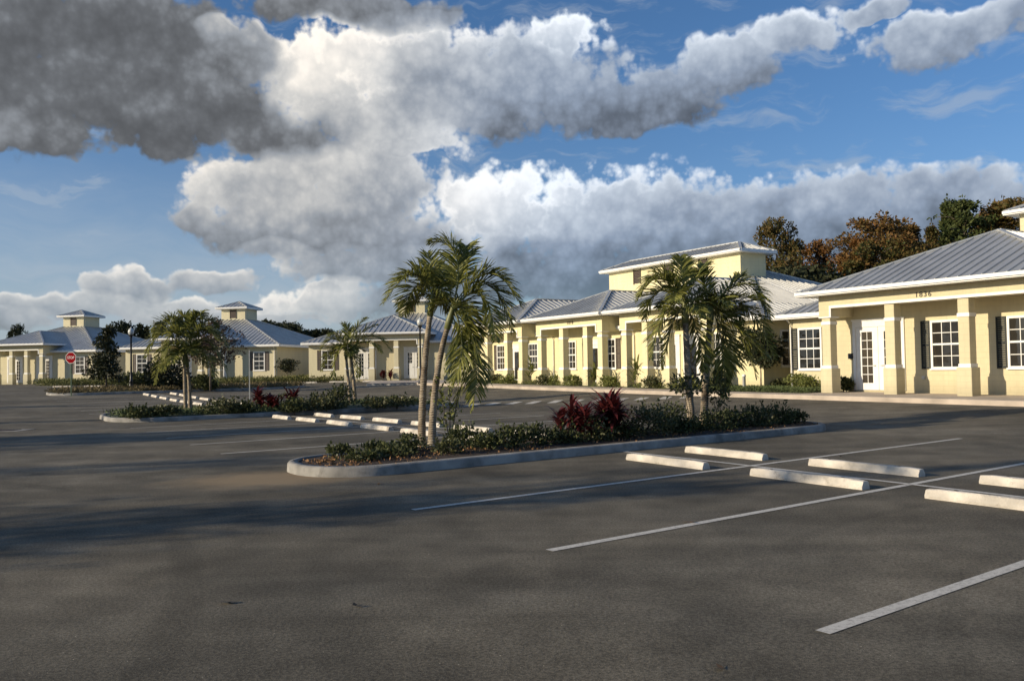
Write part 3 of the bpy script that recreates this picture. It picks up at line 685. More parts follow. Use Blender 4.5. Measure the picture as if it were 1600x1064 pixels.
def downpipe(par, s, t, zt):
    d = MB(); d.tube([(s, t + .42, zt - .05), (s, t + .40, zt - .14), (s, t + .10, zt - .38), (s, t + .07, zt - .55), (s, t + .07, .05), (s, t + .2, 0.02)], [.04] * 6, 8); d.build('downpipe', m_trim, par, smooth=True)
def body(par, s0, s1, t0, t1, m, cuts, oh=.5, ze=3.25, dep=.2):
    w = MB(); w.box(s0, s1, t0, t1, -.5, ze + .17); w.build('wall', m, par)
    r = MB(); c2 = [(a, b, t1 + .02) for a, b in cuts]
    zt = hip_roof(r, s0 - oh, s1 + oh, t0 - oh, t1 + oh, ze, cuts=c2); ro = r.build('roof', m_roof, par)
    f = MB(); fascia_box(f, s0 - oh, s1 + oh, t0 - oh, t1 + oh, ze, dep=dep, cuts=cuts); f.build('fascia', m_trim, ro)
    return ro, zt
def vent_pipe(par, s, t, z, h=.5):
    v = MB(); v.tube([(s, t, z - .3), (s, t, z + h)], [.09, .09], 10); v.tube([(s, t, z + h + .001), (s, t, z + h + .12)], [.15, .15], 10); v.build('vent_pipe', m_trim, par)
def number_text(par, txt, s, t, z, size):
    cu = bpy.data.curves.new('house_number', 'FONT'); cu.body = txt; cu.size = size; cu.extrude = .012; cu.align_x = 'CENTER'; cu.space_character = 1.25
    tmp = bpy.data.objects.new('tmp', cu); C.objects.link(tmp)
    me = bpy.data.meshes.new_from_object(tmp.evaluated_get(bpy.context.evaluated_depsgraph_get())); bpy.data.objects.remove(tmp)
    me.materials.clear(); me.materials.append(m_num)
    o = bpy.data.objects.new('house_number', me); C.objects.link(o); o.parent = par
    # text x runs to the viewer's right = -s
    o.matrix_basis = Matrix(((-1, 0, 0, s), (0, 0, 1, t), (0, 1, 0, z), (0, 0, 0, 1)))

RZ1 = math.radians(122)
# --- the near office on the right
F1 = .54
b1 = thing('office_building', 'cream single-storey office nearest the camera, numbered 1836, with grey standing-seam hip roof', 'building', (O1[0], O1[1], F1), RZ1)
ro, _ = body(b1, -12.1, 3.38, -17.1, -1.6, m_wall1, [(-8.95, .55)])
porch(b1, -8.95, .55, [.27, -2.56, -5.40, -8.23 - .45], m_wall1, number='1836')
cupola(b1, -4.6, -9.35, 2.6, 2.6, 5.7, m_wall1, 1)
window(b1, 2.28, 1.24, .86, 2.66, -1.6, shut='l'); window(b1, -3.86, 1.24, .86, 2.66, -1.6, shut='l'); window(b1, -6.70, 1.24, .86, 2.66, -1.6, shut='l')
window(b1, -10.6, 1.24, .86, 2.66, -1.6, shut='lr')
door(b1, -1.02, 2.3, 2.80, -1.6)
downpipe(b1, 3.25, -1.6, 3.25)
mbx = MB(); mbx.box(.15, .32, -1.6, -1.47, 1.28, 1.50); mbx.build('letter_box', m_black, b1)
so = MB(); so.box(-2.98, -2.84, -1.6, -1.56, .45, .58); so.build('wall_socket', m_galv, b1)
number_text(b1, '1836', -3.98, -.02, 3.46, .27)
# --- the long office
F2 = .62
b2 = thing('office_building', 'long cream office block with three porches side by side and a wide raised cupola', 'building', (O1[0], O1[1], F2), RZ1)
body(b2, 4.9, 31.5, -17.3, -1.6, m_wall2, [(6.75, 13.25), (14.75, 21.25), (22.85, 30.0)], oh=.5)
porch(b2, 6.75, 13.25, [7.03, 9.72, 11.33, 12.97], m_wall2, tb=-7.2)
porch(b2, 14.75, 21.25, [15.03, 16.38, 18.7, 20.97], m_wall2, tb=-7.2)
porch(b2, 22.85, 30.0, [23.12, 24.88, 27.4, 29.72], m_wall2, tb=-7.2)
cupola(b2, 16.6, -7.65, 11.5, 2.0, 5.3, m_wall2, 3)
for s, sh in ((27.9, 'l'), (23.9, ''), (19.8, 'l'), (16.05, 'r'), (12.0, ''), (8.0, '')): window(b2, s, 1.1, .92, 2.62, -1.6, nc=3, shut=sh, m_s=m_brown)
window(b2, -3.3, 1.1, .92, 2.62, 4.9, nc=2, shut='', side='r')
for s in (25.9, 17.45, 10.95, 9.45): door(b2, s, 1.25, 2.55, -1.6, leaves=1, lites=(1, 1), glassy=.62)
downpipe(b2, 21.6, -1.62, 3.25); downpipe(b2, 13.9, -1.62, 3.25)
vent_pipe(b2, 7.6, -7.6, 4.5, .25); vent_pipe(b2, 5.6, -9.5, 3.7, .25)
for s in (14.5, 24.0):
    q = MB(); q.tube([(s, -1.6, .95), (s, -1.52, .95)], [.09, .09], 10); q.build('alarm_bell', m_black, b2)
number_text(b2, '1818', 17.7, -.02, 3.50, .27)
# --- the three small offices facing the far side of the lot
def small_office(label, corner_x, dist, n_deg, fl, mirror=False, from_left=False, note=False, m=m_wall3, L=15.5, cols=None):
    n_ = ang(n_deg); e_ = ang(n_deg - 90)
    P = np.array([(corner_x - 800) / 1345 * dist, dist])
    if from_left: P = P - e_ * L
    O = P + 1.6 * n_
    b = thing('office_building', label, 'building', (O[0], O[1], fl), math.radians(n_deg - 90))
    pa, pb = (4.8, 10.75) if not cols else (cols[0] - .28, cols[-1] + .28)
    body(b, 0, L, -1.6 - L, -1.6, m, [(pa, pb)])
    porch(b, pa, pb, cols or [pa + .28, pa + 2.08, pa + 3.87, pb - .28], m)
    cupola(b, L / 2, -1.6 - L / 2, 2.6, 2.6, 5.7, m, 1)
    window(b, 1.75, 1.15, .88, 2.62, -1.6, nc=2, shut='lr', m_s=m_brown); window(b, L - 1.75, 1.15, .88, 2.62, -1.6, nc=2, shut='lr', m_s=m_brown)
    door(b, 10.3 if cols else 9.5, 1.9, 2.7, -1.6); door(b, 5.95, 1.9, 2.7, -1.6, note=note)
    window(b, -1.6 - 8, 1.1, .9, 2.6, 0, nc=2, side='r')
    downpipe(b, .2, -1.6, 3.25)
    return b
small_office('small cream office with square cupola, leftmost, behind the stop sign', 148, 88, -102, .93)
small_office('small cream office with square cupola and a round bush at its corner, middle one', 432, 80, -100, .93)
small_office('small cream office behind the tall twin palm, white notice on its glass door', 482, 76, -97, .87, from_left=True, note=True, cols=[5.1, 7.2, 9.35, 11.5])
# ------------------------------------------------------------------ foliage helpers
def unit(v): return v / (np.linalg.norm(v, axis=-1, keepdims=True) + 1e-9)
def leaves(rng, cen, dirs, L, w, fold=.0):
    """diamond leaves: cen (k,3), dirs (k,3), L,w arrays or numbers -> (4k,3)"""
    k = len(cen); dirs = unit(dirs); r = unit(np.cross(dirs, rng.normal(size=(k, 3)))); L = np.broadcast_to(L, (k,))[:, None]; w = np.broadcast_to(w, (k,))[:, None]
    a = cen; c = cen + dirs * L; m = cen + dirs * L * .45; b = m + r * w; d = m - r * w
    return np.stack([a, b, c, d], 1).reshape(-1, 3)
def blob(rng, n, c, r, clumps=8, spread=.35, L=.06, w=.018, up=.4, shell=.5):
    """leaf clumps spread through an ellipsoid"""
    cc = unit(rng.normal(size=(clumps, 3))) * (rng.uniform(shell, 1., (clumps, 1)) ** .5) * .75
    idx = rng.integers(0, clumps, n); p = cc[idx] + rng.normal(size=(n, 3)) * spread
    p = p / np.maximum(1., np.linalg.norm(p, axis=1, keepdims=True) / 1.12)
    d = unit(p) * .8 + rng.normal(size=(n, 3)) * .7 + np.array([0, 0, up])
    return leaves(rng, p * np.array(r) + np.array(c), d, L * rng.uniform(.6, 1.4, n), w * rng.uniform(.6, 1.3, n))
def shrub(name, label, cat, loc, r, h, n=900, m=None, seed=0, group=None, L=.06, w=.018, spiky=0, clumps=9, leafpart='foliage'):
    rng = np.random.default_rng(seed); o = thing(name, label, cat, loc, 0, group)
    V = blob(rng, n, (0, 0, h * .52), (r, r, h * .52), clumps=clumps, spread=.33, L=L, w=w)
    if spiky:
        k = spiky; a = rng.uniform(0, 6.28, k); rr = rng.uniform(.1, .7, k) * r; tz = h * rng.uniform(.95, 1.45, k)
        parts = [V]
        for i in range(k):
            base = np.array([math.cos(a[i]) * rr[i], math.sin(a[i]) * rr[i], h * .5]); tip = base * [1.3, 1.3, 0] + [0, 0, tz[i]]
            q = 16; s = rng.uniform(0, 1, q)[:, None]; parts.append(leaves(rng, base + (tip - base) * s, rng.normal(size=(q, 3)) + [0, 0, .6], L, w))
        V = np.concatenate(parts)
    V[:, 2] = np.maximum(V[:, 2], .01)
    npmesh(leafpart, V, 4, m or m_shrub, o)
    st = MB()
    for i in range(5):
        a = rng.uniform(0, 6.28); q = np.array([math.cos(a) * r * .5, math.sin(a) * r * .5, h * .7]); st.tube([(0, 0, -.1), q * [.3, .3, .4], q], [.014, .011, .006], 5)
    st.build('stem', m_barkd, o)
    return o
def strap_plant(name, label, loc, r, h, n=60, m=None, seed=0, group=None, W=.045, stalks=4):
    """rosettes of arching strap leaves on canes, such as cordyline"""
    rng = np.random.default_rng(seed); o = thing(name, label, 'shrub', loc, 0, group); V = []
    cn = MB()
    for k in range(stalks):
        a0 = rng.uniform(0, 6.28); rr = r * rng.uniform(.1, .45); top = np.array([math.cos(a0) * rr, math.sin(a0) * rr, h * rng.uniform(.35, .72)])
        cn.tube([(top[0] * .3, top[1] * .3, -.1), top], [.018, .014], 6)
        for i in range(n // stalks):
            a = rng.uniform(0, 6.28); elv = rng.uniform(.25, 1.35); Lf = h * rng.uniform(.34, .58); b = top - [0, 0, rng.uniform(0, h * .28)]
            hd = np.array([math.cos(a), math.sin(a), 0]); up = np.array([0, 0, 1.]); sd_ = np.array([-hd[1], hd[0], 0])
            pts = []; p = b.copy(); e_ = elv
            for q in range(5): pts.append(p.copy()); p = p + (hd * math.cos(e_) + up * math.sin(e_)) * Lf / 4; e_ -= .28
            ww = [.25, .9, 1., .7, .05]
            for q in range(4):
                w0, w1 = W * ww[q] / 2, W * ww[q + 1] / 2
                V += [pts[q] - sd_ * w0, pts[q] + sd_ * w0, pts[q + 1] + sd_ * w1, pts[q + 1] - sd_ * w1]
    npmesh('foliage', np.array(V), 4, m or m_redleaf, o); cn.build('stem', m_barkd, o)
    return o
def frond_mesh(rng, P, leaf_L=.42, n=46, droop=.55, base_gap=.16, w=.02, side_up=.25):
    """pinnate frond along a quadratic curve P0,P1,P2: leaflets on both sides, hanging with age"""
    P = [np.array(p, float) for p in P]; V = []; R = []
    for i in range(15): t = i / 14; R.append((1 - t) ** 2 * P[0] + 2 * t * (1 - t) * P[1] + t * t * P[2])
    for i in range(n):
        t = base_gap + (1 - base_gap) * (i + .5) / n
        p = (1 - t) ** 2 * P[0] + 2 * t * (1 - t) * P[1] + t * t * P[2]; d = unit(2 * (1 - t) * (P[1] - P[0]) + 2 * t * (P[2] - P[1]))
        side = np.cross(d, (0, 0, 1.)); ns = np.linalg.norm(side); side = side / ns if ns > .15 else unit(np.array([1., .3, 0]))
        upv = unit(np.cross(side, d)); Ll = leaf_L * (math.sin(math.pi * min(1, .18 + t * .80)) ** .6) * rng.uniform(.85, 1.12)
        for s_ in (-1, 1):
            if rng.random() < .03: continue
            dr = droop * rng.uniform(.6, 1.3)
            d0 = unit(d * (.55 + .5 * t) + side * s_ * .85 + upv * side_up * rng.uniform(-.3, 1.3) + rng.normal(size=3) * .07)
            p1 = p + d0 * Ll * .5; d1 = unit(d0 + np.array([0, 0, -dr])); p2 = p1 + d1 * Ll * .33; d2 = unit(d1 + np.array([0, 0, -dr * 1.3])); p3 = p2 + d2 * Ll * .27
            wv = unit(np.cross(d0, upv + rng.normal(size=3) * .3)) * w * .5
            V += [p - wv * .5, p + wv * .5, p1 + wv, p1 - wv, p1 - wv, p1 + wv, p2 + wv * .8, p2 - wv * .8, p2 - wv * .8, p2 + wv * .8, p3 + wv * .05, p3 - wv * .05]
    return np.array(V), R
def palm(label, base_px, crowns, dist, seed=0, leaf_L=.42, nleaf=46, group=None, base_r=.085, zoff=.15, w=.02, gen=9, genlen=1.2):
    """crowns: list of (base px, mid px, top px, fronds) ; fronds: list of (mid px, tip px, depth towards back)"""
    b0 = G(*base_px, 0); D0 = b0[1] if dist is None else dist
    root = thing('palm_tree', label, 'palm tree', (b0[0], b0[1], gz(b0[0], b0[1]) + zoff - .05), 0, group); org = np.array(root.location)
    rng = np.random.default_rng(seed)
    for ci, (tb, tm, tt, fr, dd) in enumerate(crowns):
        Dc = D0 + dd
        A, B_, T = AT(*tb, Dc) - org, AT(*tm, Dc) - org, AT(*tt, Dc) - org; A[2] = -.1
        ts = np.linspace(0, 1, 26); pts = [(1 - t) ** 2 * A + 2 * t * (1 - t) * (2 * B_ - (A + T) / 2) + t * t * T for t in ts]
        rad = [base_r * (1.25 - .2 * min(1, t * 6) - .38 * t) * (1 + .05 * math.sin(i * 2.1)) for i, t in enumerate(ts)]
        tk = MB(); tk.tube(pts, rad, 12); tr = tk.build('trunk', m_bark, root, smooth=True)
        d = unit(T - pts[-4]); sh = MB(); Ls = .42
        sh.tube([T - d * .03, T + d * Ls * .4, T + d * Ls, T + d * Ls * 1.35], [base_r * .82, base_r * .9, base_r * .55, base_r * .3], 10); sh.build('crownshaft', m_sheath, root, smooth=True)
        hub = T + d * Ls
        FR = []
        for (mp_, tp, dep) in fr:
            m1 = AT(*mp_, Dc + dep * .5) - org; t1 = AT(*tp, Dc + dep) - org
            FR.append([hub, 2 * m1 - (hub + t1) / 2, t1])
        for k in range(gen):         # the fronds that point towards and away from us
            a = k * 2.4 + seed; el_ = rng.uniform(.1, .95); L_ = genlen * rng.uniform(.8, 1.1)
            h = np.array([math.cos(a) * .75, math.sin(a), 0]); m1 = hub + (h * math.cos(el_) + np.array([0, 0, math.sin(el_)])) * L_ * .6
            FR.append([hub, m1, m1 + h * L_ * .38 + np.array([0, 0, -L_ * rng.uniform(.25, .6)])])
        for P in FR:
            L_ = np.linalg.norm(P[1] - P[0]) + np.linalg.norm(P[2] - P[1])
            V, R = frond_mesh(rng, P, leaf_L * min(1.15, .55 + .3 * L_), int(nleaf * min(1.6, .45 + .4 * L_)), w=w, droop=rng.uniform(.10, .38), side_up=.55)
            f = npmesh('frond', V, 4, m_palm, root); rb = MB(); rb.tube(R, [.016 - .012 * i / 14 for i in range(15)], 5); rb.build('rib', m_sheath, f)
    return root
def tree_mesh(rng, Ht, Rc, n, kind='round', L=.22, w=.08, zlow=.25):
    """trunk and limbs plus leaf clumps set along the limbs; returns (MB wood, leaf verts)"""
    wd = MB(); trunk = [np.array([rng.normal() * .05 * Ht * t * .3, rng.normal() * .05 * Ht * t * .3, Ht * t]) for t in np.linspace(0, .93, 8)]; trunk[0][:2] = 0
    wd.tube(trunk, [Ht * .017 * (1 - .85 * t) for t in np.linspace(0, 1, 8)], 7)
    C_ = []; R2 = []
    big = Ht > 9; nb = (64 if kind != 'round' else 40) if big else (26 if kind == 'cone' else 22)
    for i in range(nb):
        t = zlow + (1 - zlow) * (i + rng.uniform(0, .8)) / nb
        if kind == 'cone': rr = Rc * (1.04 - ((t - zlow) / (1 - zlow))) ** .85 * rng.uniform(.5, 1.15)
        elif kind == 'pear': u = (t - zlow) / (1 - zlow); rr = Rc * max(.08, math.sin(math.pi * min(1., .12 + u * .86)) ** .8) * (1.12 - .35 * u) * rng.uniform(.7, 1.1)
        else: u = (t - zlow) / (1 - zlow); rr = Rc * math.sin(math.pi * min(1., .2 + u * .78)) ** .6 * rng.uniform(.55, 1.15)
        a = i * 2.4 + rng.uniform(-.5, .5); p0 = np.array([np.interp(t, np.linspace(0, .93, 8), [q[j] for q in trunk]) for j in (0, 1)] + [Ht * min(t, .93)])
        tip = p0 + np.array([math.cos(a) * rr, math.sin(a) * rr, rr * (rng.uniform(.15, .75) if kind == 'round' else rng.uniform(-.05, .3))]); tip[2] = min(tip[2], Ht)
        md = (p0 + tip) / 2 + [0, 0, rr * .08]
        wd.tube([p0 * [1, 1, .97], md, tip], [Ht * .006, Ht * .004, Ht * .0015], 5)
        for k in range(4):
            q = .35 + .65 * (k + rng.random()) / 4; C_.append(p0 + (tip - p0) * q + rng.normal(size=3) * rr * .13); R2.append((max(.085 * Rc, rr * .17) if big else max(.15 * Rc, rr * .30)) * rng.uniform(.7, 1.5))
    for q in range(9 if big and kind != 'round' else 1): C_.append(np.array([trunk[-1][0], trunk[-1][1], Ht * (.985 - .02 * q)])); R2.append(Rc * (.035 + .02 * q) if big and kind != 'round' else Rc * .14)
    C_ = np.array(C_); R2 = np.array(R2); wgt = R2 ** 2 / (R2 ** 2).sum(); idx = rng.choice(len(C_), n, p=wgt)
    off = unit(rng.normal(size=(n, 3))) * (rng.uniform(0, 1, (n, 1)) ** .45) * R2[idx][:, None] * np.array([1.1, 1.1, .8])
    p = C_[idx] + off; d = unit(off) + rng.normal(size=(n, 3)) * .6 + [0, 0, .15]
    return wd, leaves(rng, p, d, L * rng.uniform(.6, 1.4, n), w * rng.uniform(.6, 1.3, n))
def tree(name, label, loc, Ht, Rc, n, m, seed, kind='round', L=.22, w=.08, zlow=.25, group=None, bark=None, cat='tree'):
    rng = np.random.default_rng(seed); o = thing(name, label, cat, loc, 0, group); wd, V = tree_mesh(rng, Ht, Rc, n, kind, L, w, zlow)
    wd.build('trunk', bark or m_barkd, o, smooth=True); npmesh('crown', V, 4, m, o); return o

# ------------------------------------------------------------------ wheel stops
def stop_mesh(seed):
    rng = random.Random(seed); mb = MB(); n = 12; L = 1.83
    prof = [(-.085, 0), (-.085, .035), (-.056, .110), (-.044, .120), (.044, .120), (.056, .110), (.085, .035), (.085, 0)]
    vs = []; k = len(prof)
    for i in range(n + 1):
        x = -L / 2 + L * i / n; sc_ = .9 if i in (0, n) else 1.
        for (y, z) in prof: vs.append((x + rng.uniform(-.004, .004), y * sc_ + rng.uniform(-.003, .003), z * (sc_ if z > .05 else 1) + rng.uniform(-.003, .003)))
    fs = [(i * k + j, i * k + j + 1, (i + 1) * k + j + 1, (i + 1) * k + j) for i in range(n) for j in range(k - 1)]
    fs += [tuple(range(k - 1, -1, -1)), tuple(n * k + j for j in range(k))]
    mb.add(vs, fs); return mb
protos = []
for sd_ in (1, 2, 3, 4):
    mb = stop_mesh(sd_); me = bpy.data.meshes.new('wheel_stop'); me.from_pydata(mb.v, [], mb.f); me.materials.append(m_stop)
    hb = MB()                                            # the heads of the two steel pins
    for hx in (-.58, .58): hb.add([(hx + .024 * math.cos(q * .7854), .024 * math.sin(q * .7854), .124) for q in range(8)], [tuple(range(8))])
    k0 = len(mb.v); me = bpy.data.meshes.new('wheel_stop'); me.from_pydata(mb.v + hb.v, [], mb.f + [tuple(i + k0 for i in f) for f in hb.f]); me.materials.append(m_stop); me.materials.append(m_brown)
    for f in list(me.polygons)[-2:]: f.material_index = 1
    protos.append(me)
nst = [0]
def put_stop(P, rz, label, group):
    o = bpy.data.objects.new('wheel_stop', protos[nst[0] % 4]); nst[0] += 1; C.objects.link(o)
    q = .9 * np.array([math.cos(rz), math.sin(rz)]); za, zb = gz(*(P - q)), gz(*(P + q))
    o.location = (P[0], P[1], (za + zb) / 2 - .004); o.rotation_euler = (0, -math.atan2(zb - za, 1.8), rz); tag(o, label, 'wheel stop', group)
BAYS = [(STOPA[:4], 'large white wheel stop right of the big island, {} line, {} from the kerb', True),
        (STOPA[4:10], 'white wheel stop between the two planted islands, {} line, {} from the big island', False),
        (STOPA[10:], 'small far white wheel stop beyond the second island, {} line, {} from that island', False)]
for aa, txt, rev in BAYS:
    lst = sorted(aa, reverse=rev)
    for i, a in enumerate(lst):
        put_stop(L2(a - (.12 if a < 5 else 0), 0.), math.radians(122.6 + (i * 37 % 5 - 2) * .5), txt.format('nearer', ORD[i]), 'wheel stops in the bays')
        put_stop(L2(a + .02, -1.62), math.radians(122.6 + (i * 23 % 5 - 2) * .5), txt.format('farther', ORD[i]), 'wheel stops in the bays')
xs = [(98, 'first'), (147, 'second'), (306, 'third'), (344, 'fourth'), (392, 'fifth'), (436, 'sixth'), (479, 'seventh'), (531, 'eighth'), (583, 'ninth')]
for x, w_ in xs:
    P = AT(x, 600, 73.5)[:2]; put_stop(P, math.radians(170 if x < 350 else 173), f'pale wheel stop in front of the small offices, {w_} counted from the stop sign', 'wheel stops before the far offices')

# ------------------------------------------------------------------ signs, lamps, posts
def street_lamp(label, px, dist, top_px):
    P = AT(*px, dist); z0 = gz(P[0], P[1]) + .12; ht = AT(px[0], top_px, dist)[2] - z0
    o = thing('street_lamp', label, 'street lamp', (P[0], P[1], z0), 0)
    mb = MB(); mb.lathe([(.19, 0), (.19, .12), (.15, .16), (.12, .5), (.15, .54), (.085, .62), (.075, 1.1), (.065, ht * .6), (.055, ht - .75), (.09, ht - .74), (.09, ht - .68), (.05, ht - .66)], 14); mb.build('post', m_black, o, smooth=True)
    hd = MB(); hd.lathe([(.06, ht - .66), (.16, ht - .60), (.17, ht - .53), (.13, ht - .52)], 14); hd.build('lamp_holder', m_black, o)
    gl = MB(); gl.lathe([(.11, ht - .52), (.19, ht - .42), (.21, ht - .28), (.17, ht - .14), (.10, ht - .06), (.03, ht - .04)], 16); gl.build('lamp_globe', m_globe, o, smooth=True)
    fi = MB(); fi.lathe([(.10, ht - .075), (.045, ht - .03), (.015, ht + .07), (.0, ht + .09)], 10); fi.build('finial', m_globe, o)
    return o
street_lamp('black lamp post with white globe beside the dark conical tree', (205, 611), 62, 512)
street_lamp('black lamp post with white globe standing behind the big twin palm', (657.5, 610), 60, 497)
def octagon(mb, r, y0, y1):
    vs = []
    for y in (y0, y1):
        for k in range(8): a = math.radians(22.5 + 45 * k); vs.append((r * math.cos(a), y, r * math.sin(a)))
    mb.add(vs, [tuple(range(8)), tuple(range(15, 7, -1))] + [(k, k + 8, (k + 1) % 8 + 8, (k + 1) % 8) for k in range(8)])
P = AT(111.5, 615, 53); z0 = gz(P[0], P[1]) + .1
zc = AT(112, 559, 53)[2]
ss = thing('stop_sign', 'red octagonal STOP sign on a thin green post at the far kerb', 'road sign', (P[0], P[1], z0), math.radians(-10))
mb = MB(); octagon(mb, .375, .0, .006); k = mb.build('sign_panel', m_white, ss); k.location = (0, -.05, zc - z0)
mb = MB(); octagon(mb, .35, -.0035, -.0015); k2 = mb.build('sign_face', m_red, k)
cu = bpy.data.curves.new('sign_text', 'FONT'); cu.body = 'STOP'; cu.size = .24; cu.extrude = .001; cu.align_x = 'CENTER'; cu.align_y = 'CENTER'; cu.offset = .0
tmp = bpy.data.objects.new('tmp', cu); C.objects.link(tmp); me = bpy.data.meshes.new_from_object(tmp.evaluated_get(bpy.context.evaluated_depsgraph_get())); bpy.data.objects.remove(tmp)
me.materials.clear(); me.materials.append(m_white); tx = bpy.data.objects.new('sign_text', me); C.objects.link(tx); tx.parent = k
tx.matrix_basis = Matrix(((.82, 0, 0, 0), (0, 0, -1, -.005), (0, 1, 0, 0), (0, 0, 0, 1)))
mb = MB(); mb.box(-.03, .03, -.035, -.02, -.1, zc - z0 + .25); mb.box(-.03, -.015, -.02, .01, -.1, zc - z0 + .25); mb.box(.015, .03, -.02, .01, -.1, zc - z0 + .25); mb.build('post', simple('post_green', (.03, .06, .035), .5, .3, nscale=5), ss)
P = AT(390, 631, 37.5); z0 = gz(P[0], P[1]) + .1
t_ = thing('sign_post', 'thin grey steel post standing bare behind the red island shrubs', 'post', (P[0], P[1], z0)); hp = AT(390, 547, 37.5)[2] - z0
mb = MB(); mb.box(-.02, .02, -.004, .004, -.1, hp); mb.box(-.02, -.014, .004, .02, -.1, hp); mb.box(.014, .02, .004, .02, -.1, hp); mb.build('post', m_galv, t_)
P = W1(*[6.2, .75]); z0 = gz(P[0], P[1]) + .2; P = AT(1163, 611, 38.5)
o = MB().lathe([(.075, -.05), (.075, .58), (.09, .581), (.09, .64), (.06, .68), (0, .69)], 12).build('bollard', m_white, None, smooth=True, loc=(P[0], P[1], gz(P[0], P[1]) + .2)); tag(o, 'short white capped pipe standing in the grass by the small leafy tree', 'pipe')
P = G(-4, 673); o = thing('storm_drain', 'rusty storm drain grate in its pale concrete collar at the left edge', 'drain', (P[0], P[1], P[2]))
mb = MB(); mb.box(-.9, .9, -.5, -.32, -.1, .012); mb.box(-.9, .9, .32, .5, -.1, .012); mb.box(-.9, -.62, -.32, .32, -.1, .012); mb.box(.62, .9, -.32, .32, -.1, .012); mb.build('collar', m_conc, o)
mb = MB(); mb.box(-.62, .62, -.32, .32, -.1, -.03); [mb.box(-.6 + .1 * i, -.55 + .1 * i, -.32, .32, -.03, .022) for i in range(12)]; mb.build('grate', m_brown, o)
# fallen leaves
for i, (x, y, lab, sz) in enumerate([(1078, 816, 'brown fallen leaf lying beside the long bay line', .09), (1131, 1046, 'small orange leaf on the asphalt near the bottom edge', .05), (357, 941, 'dark dried leaf on the open asphalt, left one', .07), (556, 948, 'dark dried leaf on the open asphalt, middle one', .05), (1316, 714, 'dark leaf between the white wheel stops and the office', .07), (590, 757, 'reddish leaf below the kerb of the big island', .06)]):
    P = G(x, y); rng = np.random.default_rng(i + 5)
    V = []
    for k in range(3):
        a = rng.uniform(0, 6.28); d = np.array([math.cos(a), math.sin(a), .07]); s_ = np.array([-d[1], d[0], .1]) * .35
        q = np.array([0, 0, .004]); V += [q, q + d * sz * .5 + s_ * sz, q + d * sz + [0, 0, .01], q + d * sz * .5 - s_ * sz]
    me_ = npmesh('fallen_leaf', np.array(V), 4, m_litter if i in (0, 1, 5) else m_dark, None, loc=(P[0], P[1], P[2] + .004)); tag(me_, lab, 'leaf')

# ------------------------------------------------------------------ palms
palm('tall twin-trunk palm in the big island, one long frond hanging down its side', (668, 701), [
    ((659, 700), (662, 595), (672, 492), [((645, 428), (599, 474), -.2), ((650, 448), (632, 492), .6), ((652, 430), (628, 436), -.6), ((690, 440), (650, 418), .5), ((695, 470), (716, 515), .4), ((676, 425), (668, 395), .7)], .2),
    ((675, 701), (681, 600), (699, 512), [((712, 398), (670, 380), .1), ((724, 410), (728, 385), .5), ((764, 428), (815, 480), -.15), ((764, 446), (800, 520), .25), ((752, 462), (774, 532), -.5), ((742, 545), (738, 640), -.1), ((732, 520), (708, 655), .25), ((722, 540), (708, 600), -.3), ((690, 430), (660, 455), .9), ((730, 480), (745, 540), .5)], 0)],
    None, seed=3, leaf_L=.46, nleaf=50, gen=3, genlen=.8, base_r=.078, w=.034)
palm('palm with two leaning orange-grey trunks at the right end of the big island', (1090, 675), [
    ((1082, 676), (1076, 600), (1071, 503), [((1035, 430), (995, 470), 0.), ((1030, 455), (1008, 500), .5), ((1038, 490), (1018, 560), -.2), ((1066, 430), (1063, 402), .2), ((1090, 430), (1103, 415), .4), ((1050, 510), (1036, 575), .2), ((1090, 520), (1100, 580), .3), ((1045, 440), (1015, 440), -.5), ((1100, 460), (1130, 500), .5)], 0),
    ((1099, 671), (1103, 590), (1109, 505), [((1145, 445), (1158, 432), .2), ((1165, 445), (1203, 500), 0.), ((1165, 480), (1210, 560), .4), ((1150, 510), (1182, 590), -.2), ((1128, 540), (1132, 620), .1), ((1140, 550), (1128, 600), .4), ((1100, 440), (1092, 425), -.3), ((1150, 465), (1190, 470), -.5), ((1160, 520), (1200, 560), -.3)], .5)],
    None, seed=8, leaf_L=.46, nleaf=46, gen=5, genlen=1.1, base_r=.10, w=.040)
palm('short twin palm with round dark crown at the left end of the second island', (294, 649), [
    ((291, 648), (289, 610), (288, 568), [((255, 520), (228, 560), 0.), ((262, 505), (240, 525), .5), ((275, 505), (262, 500), .1), ((260, 540), (243, 600), .2), ((270, 520), (255, 580), -.4), ((300, 505), (310, 498), .2), ((315, 515), (340, 530), -.2)], 0),
    ((297, 650), (296, 610), (293, 572), [((325, 520), (357, 545), 0.), ((325, 535), (356, 590), .3), ((315, 545), (340, 600), -.2), ((290, 505), (285, 497), .1), ((320, 505), (338, 512), .5), ((305, 500), (318, 497), -.4)], .3)],
    None, seed=11, leaf_L=.48, nleaf=38, gen=6, genlen=1.3, base_r=.075, w=.042)
palm('slim twin palm with a leaning crown on the right half of the second island', (553, 636), [
    ((549, 635), (545, 600), (541, 560), [((520, 530), (500, 548), 0.), ((520, 545), (503, 580), .4), ((528, 550), (520, 592), -.2), ((545, 520), (535, 505), .3), ((530, 525), (512, 525), -.5)], 0),
    ((556, 636), (553, 600), (549, 560), [((556, 515), (574, 497), 0.), ((580, 525), (611, 548), .2), ((575, 535), (596, 552), -.4), ((556, 560), (560, 590), .3), ((565, 520), (590, 508), .4)], .3)],
    None, seed=17, leaf_L=.42, nleaf=36, gen=5, genlen=.9, base_r=.085, w=.042)

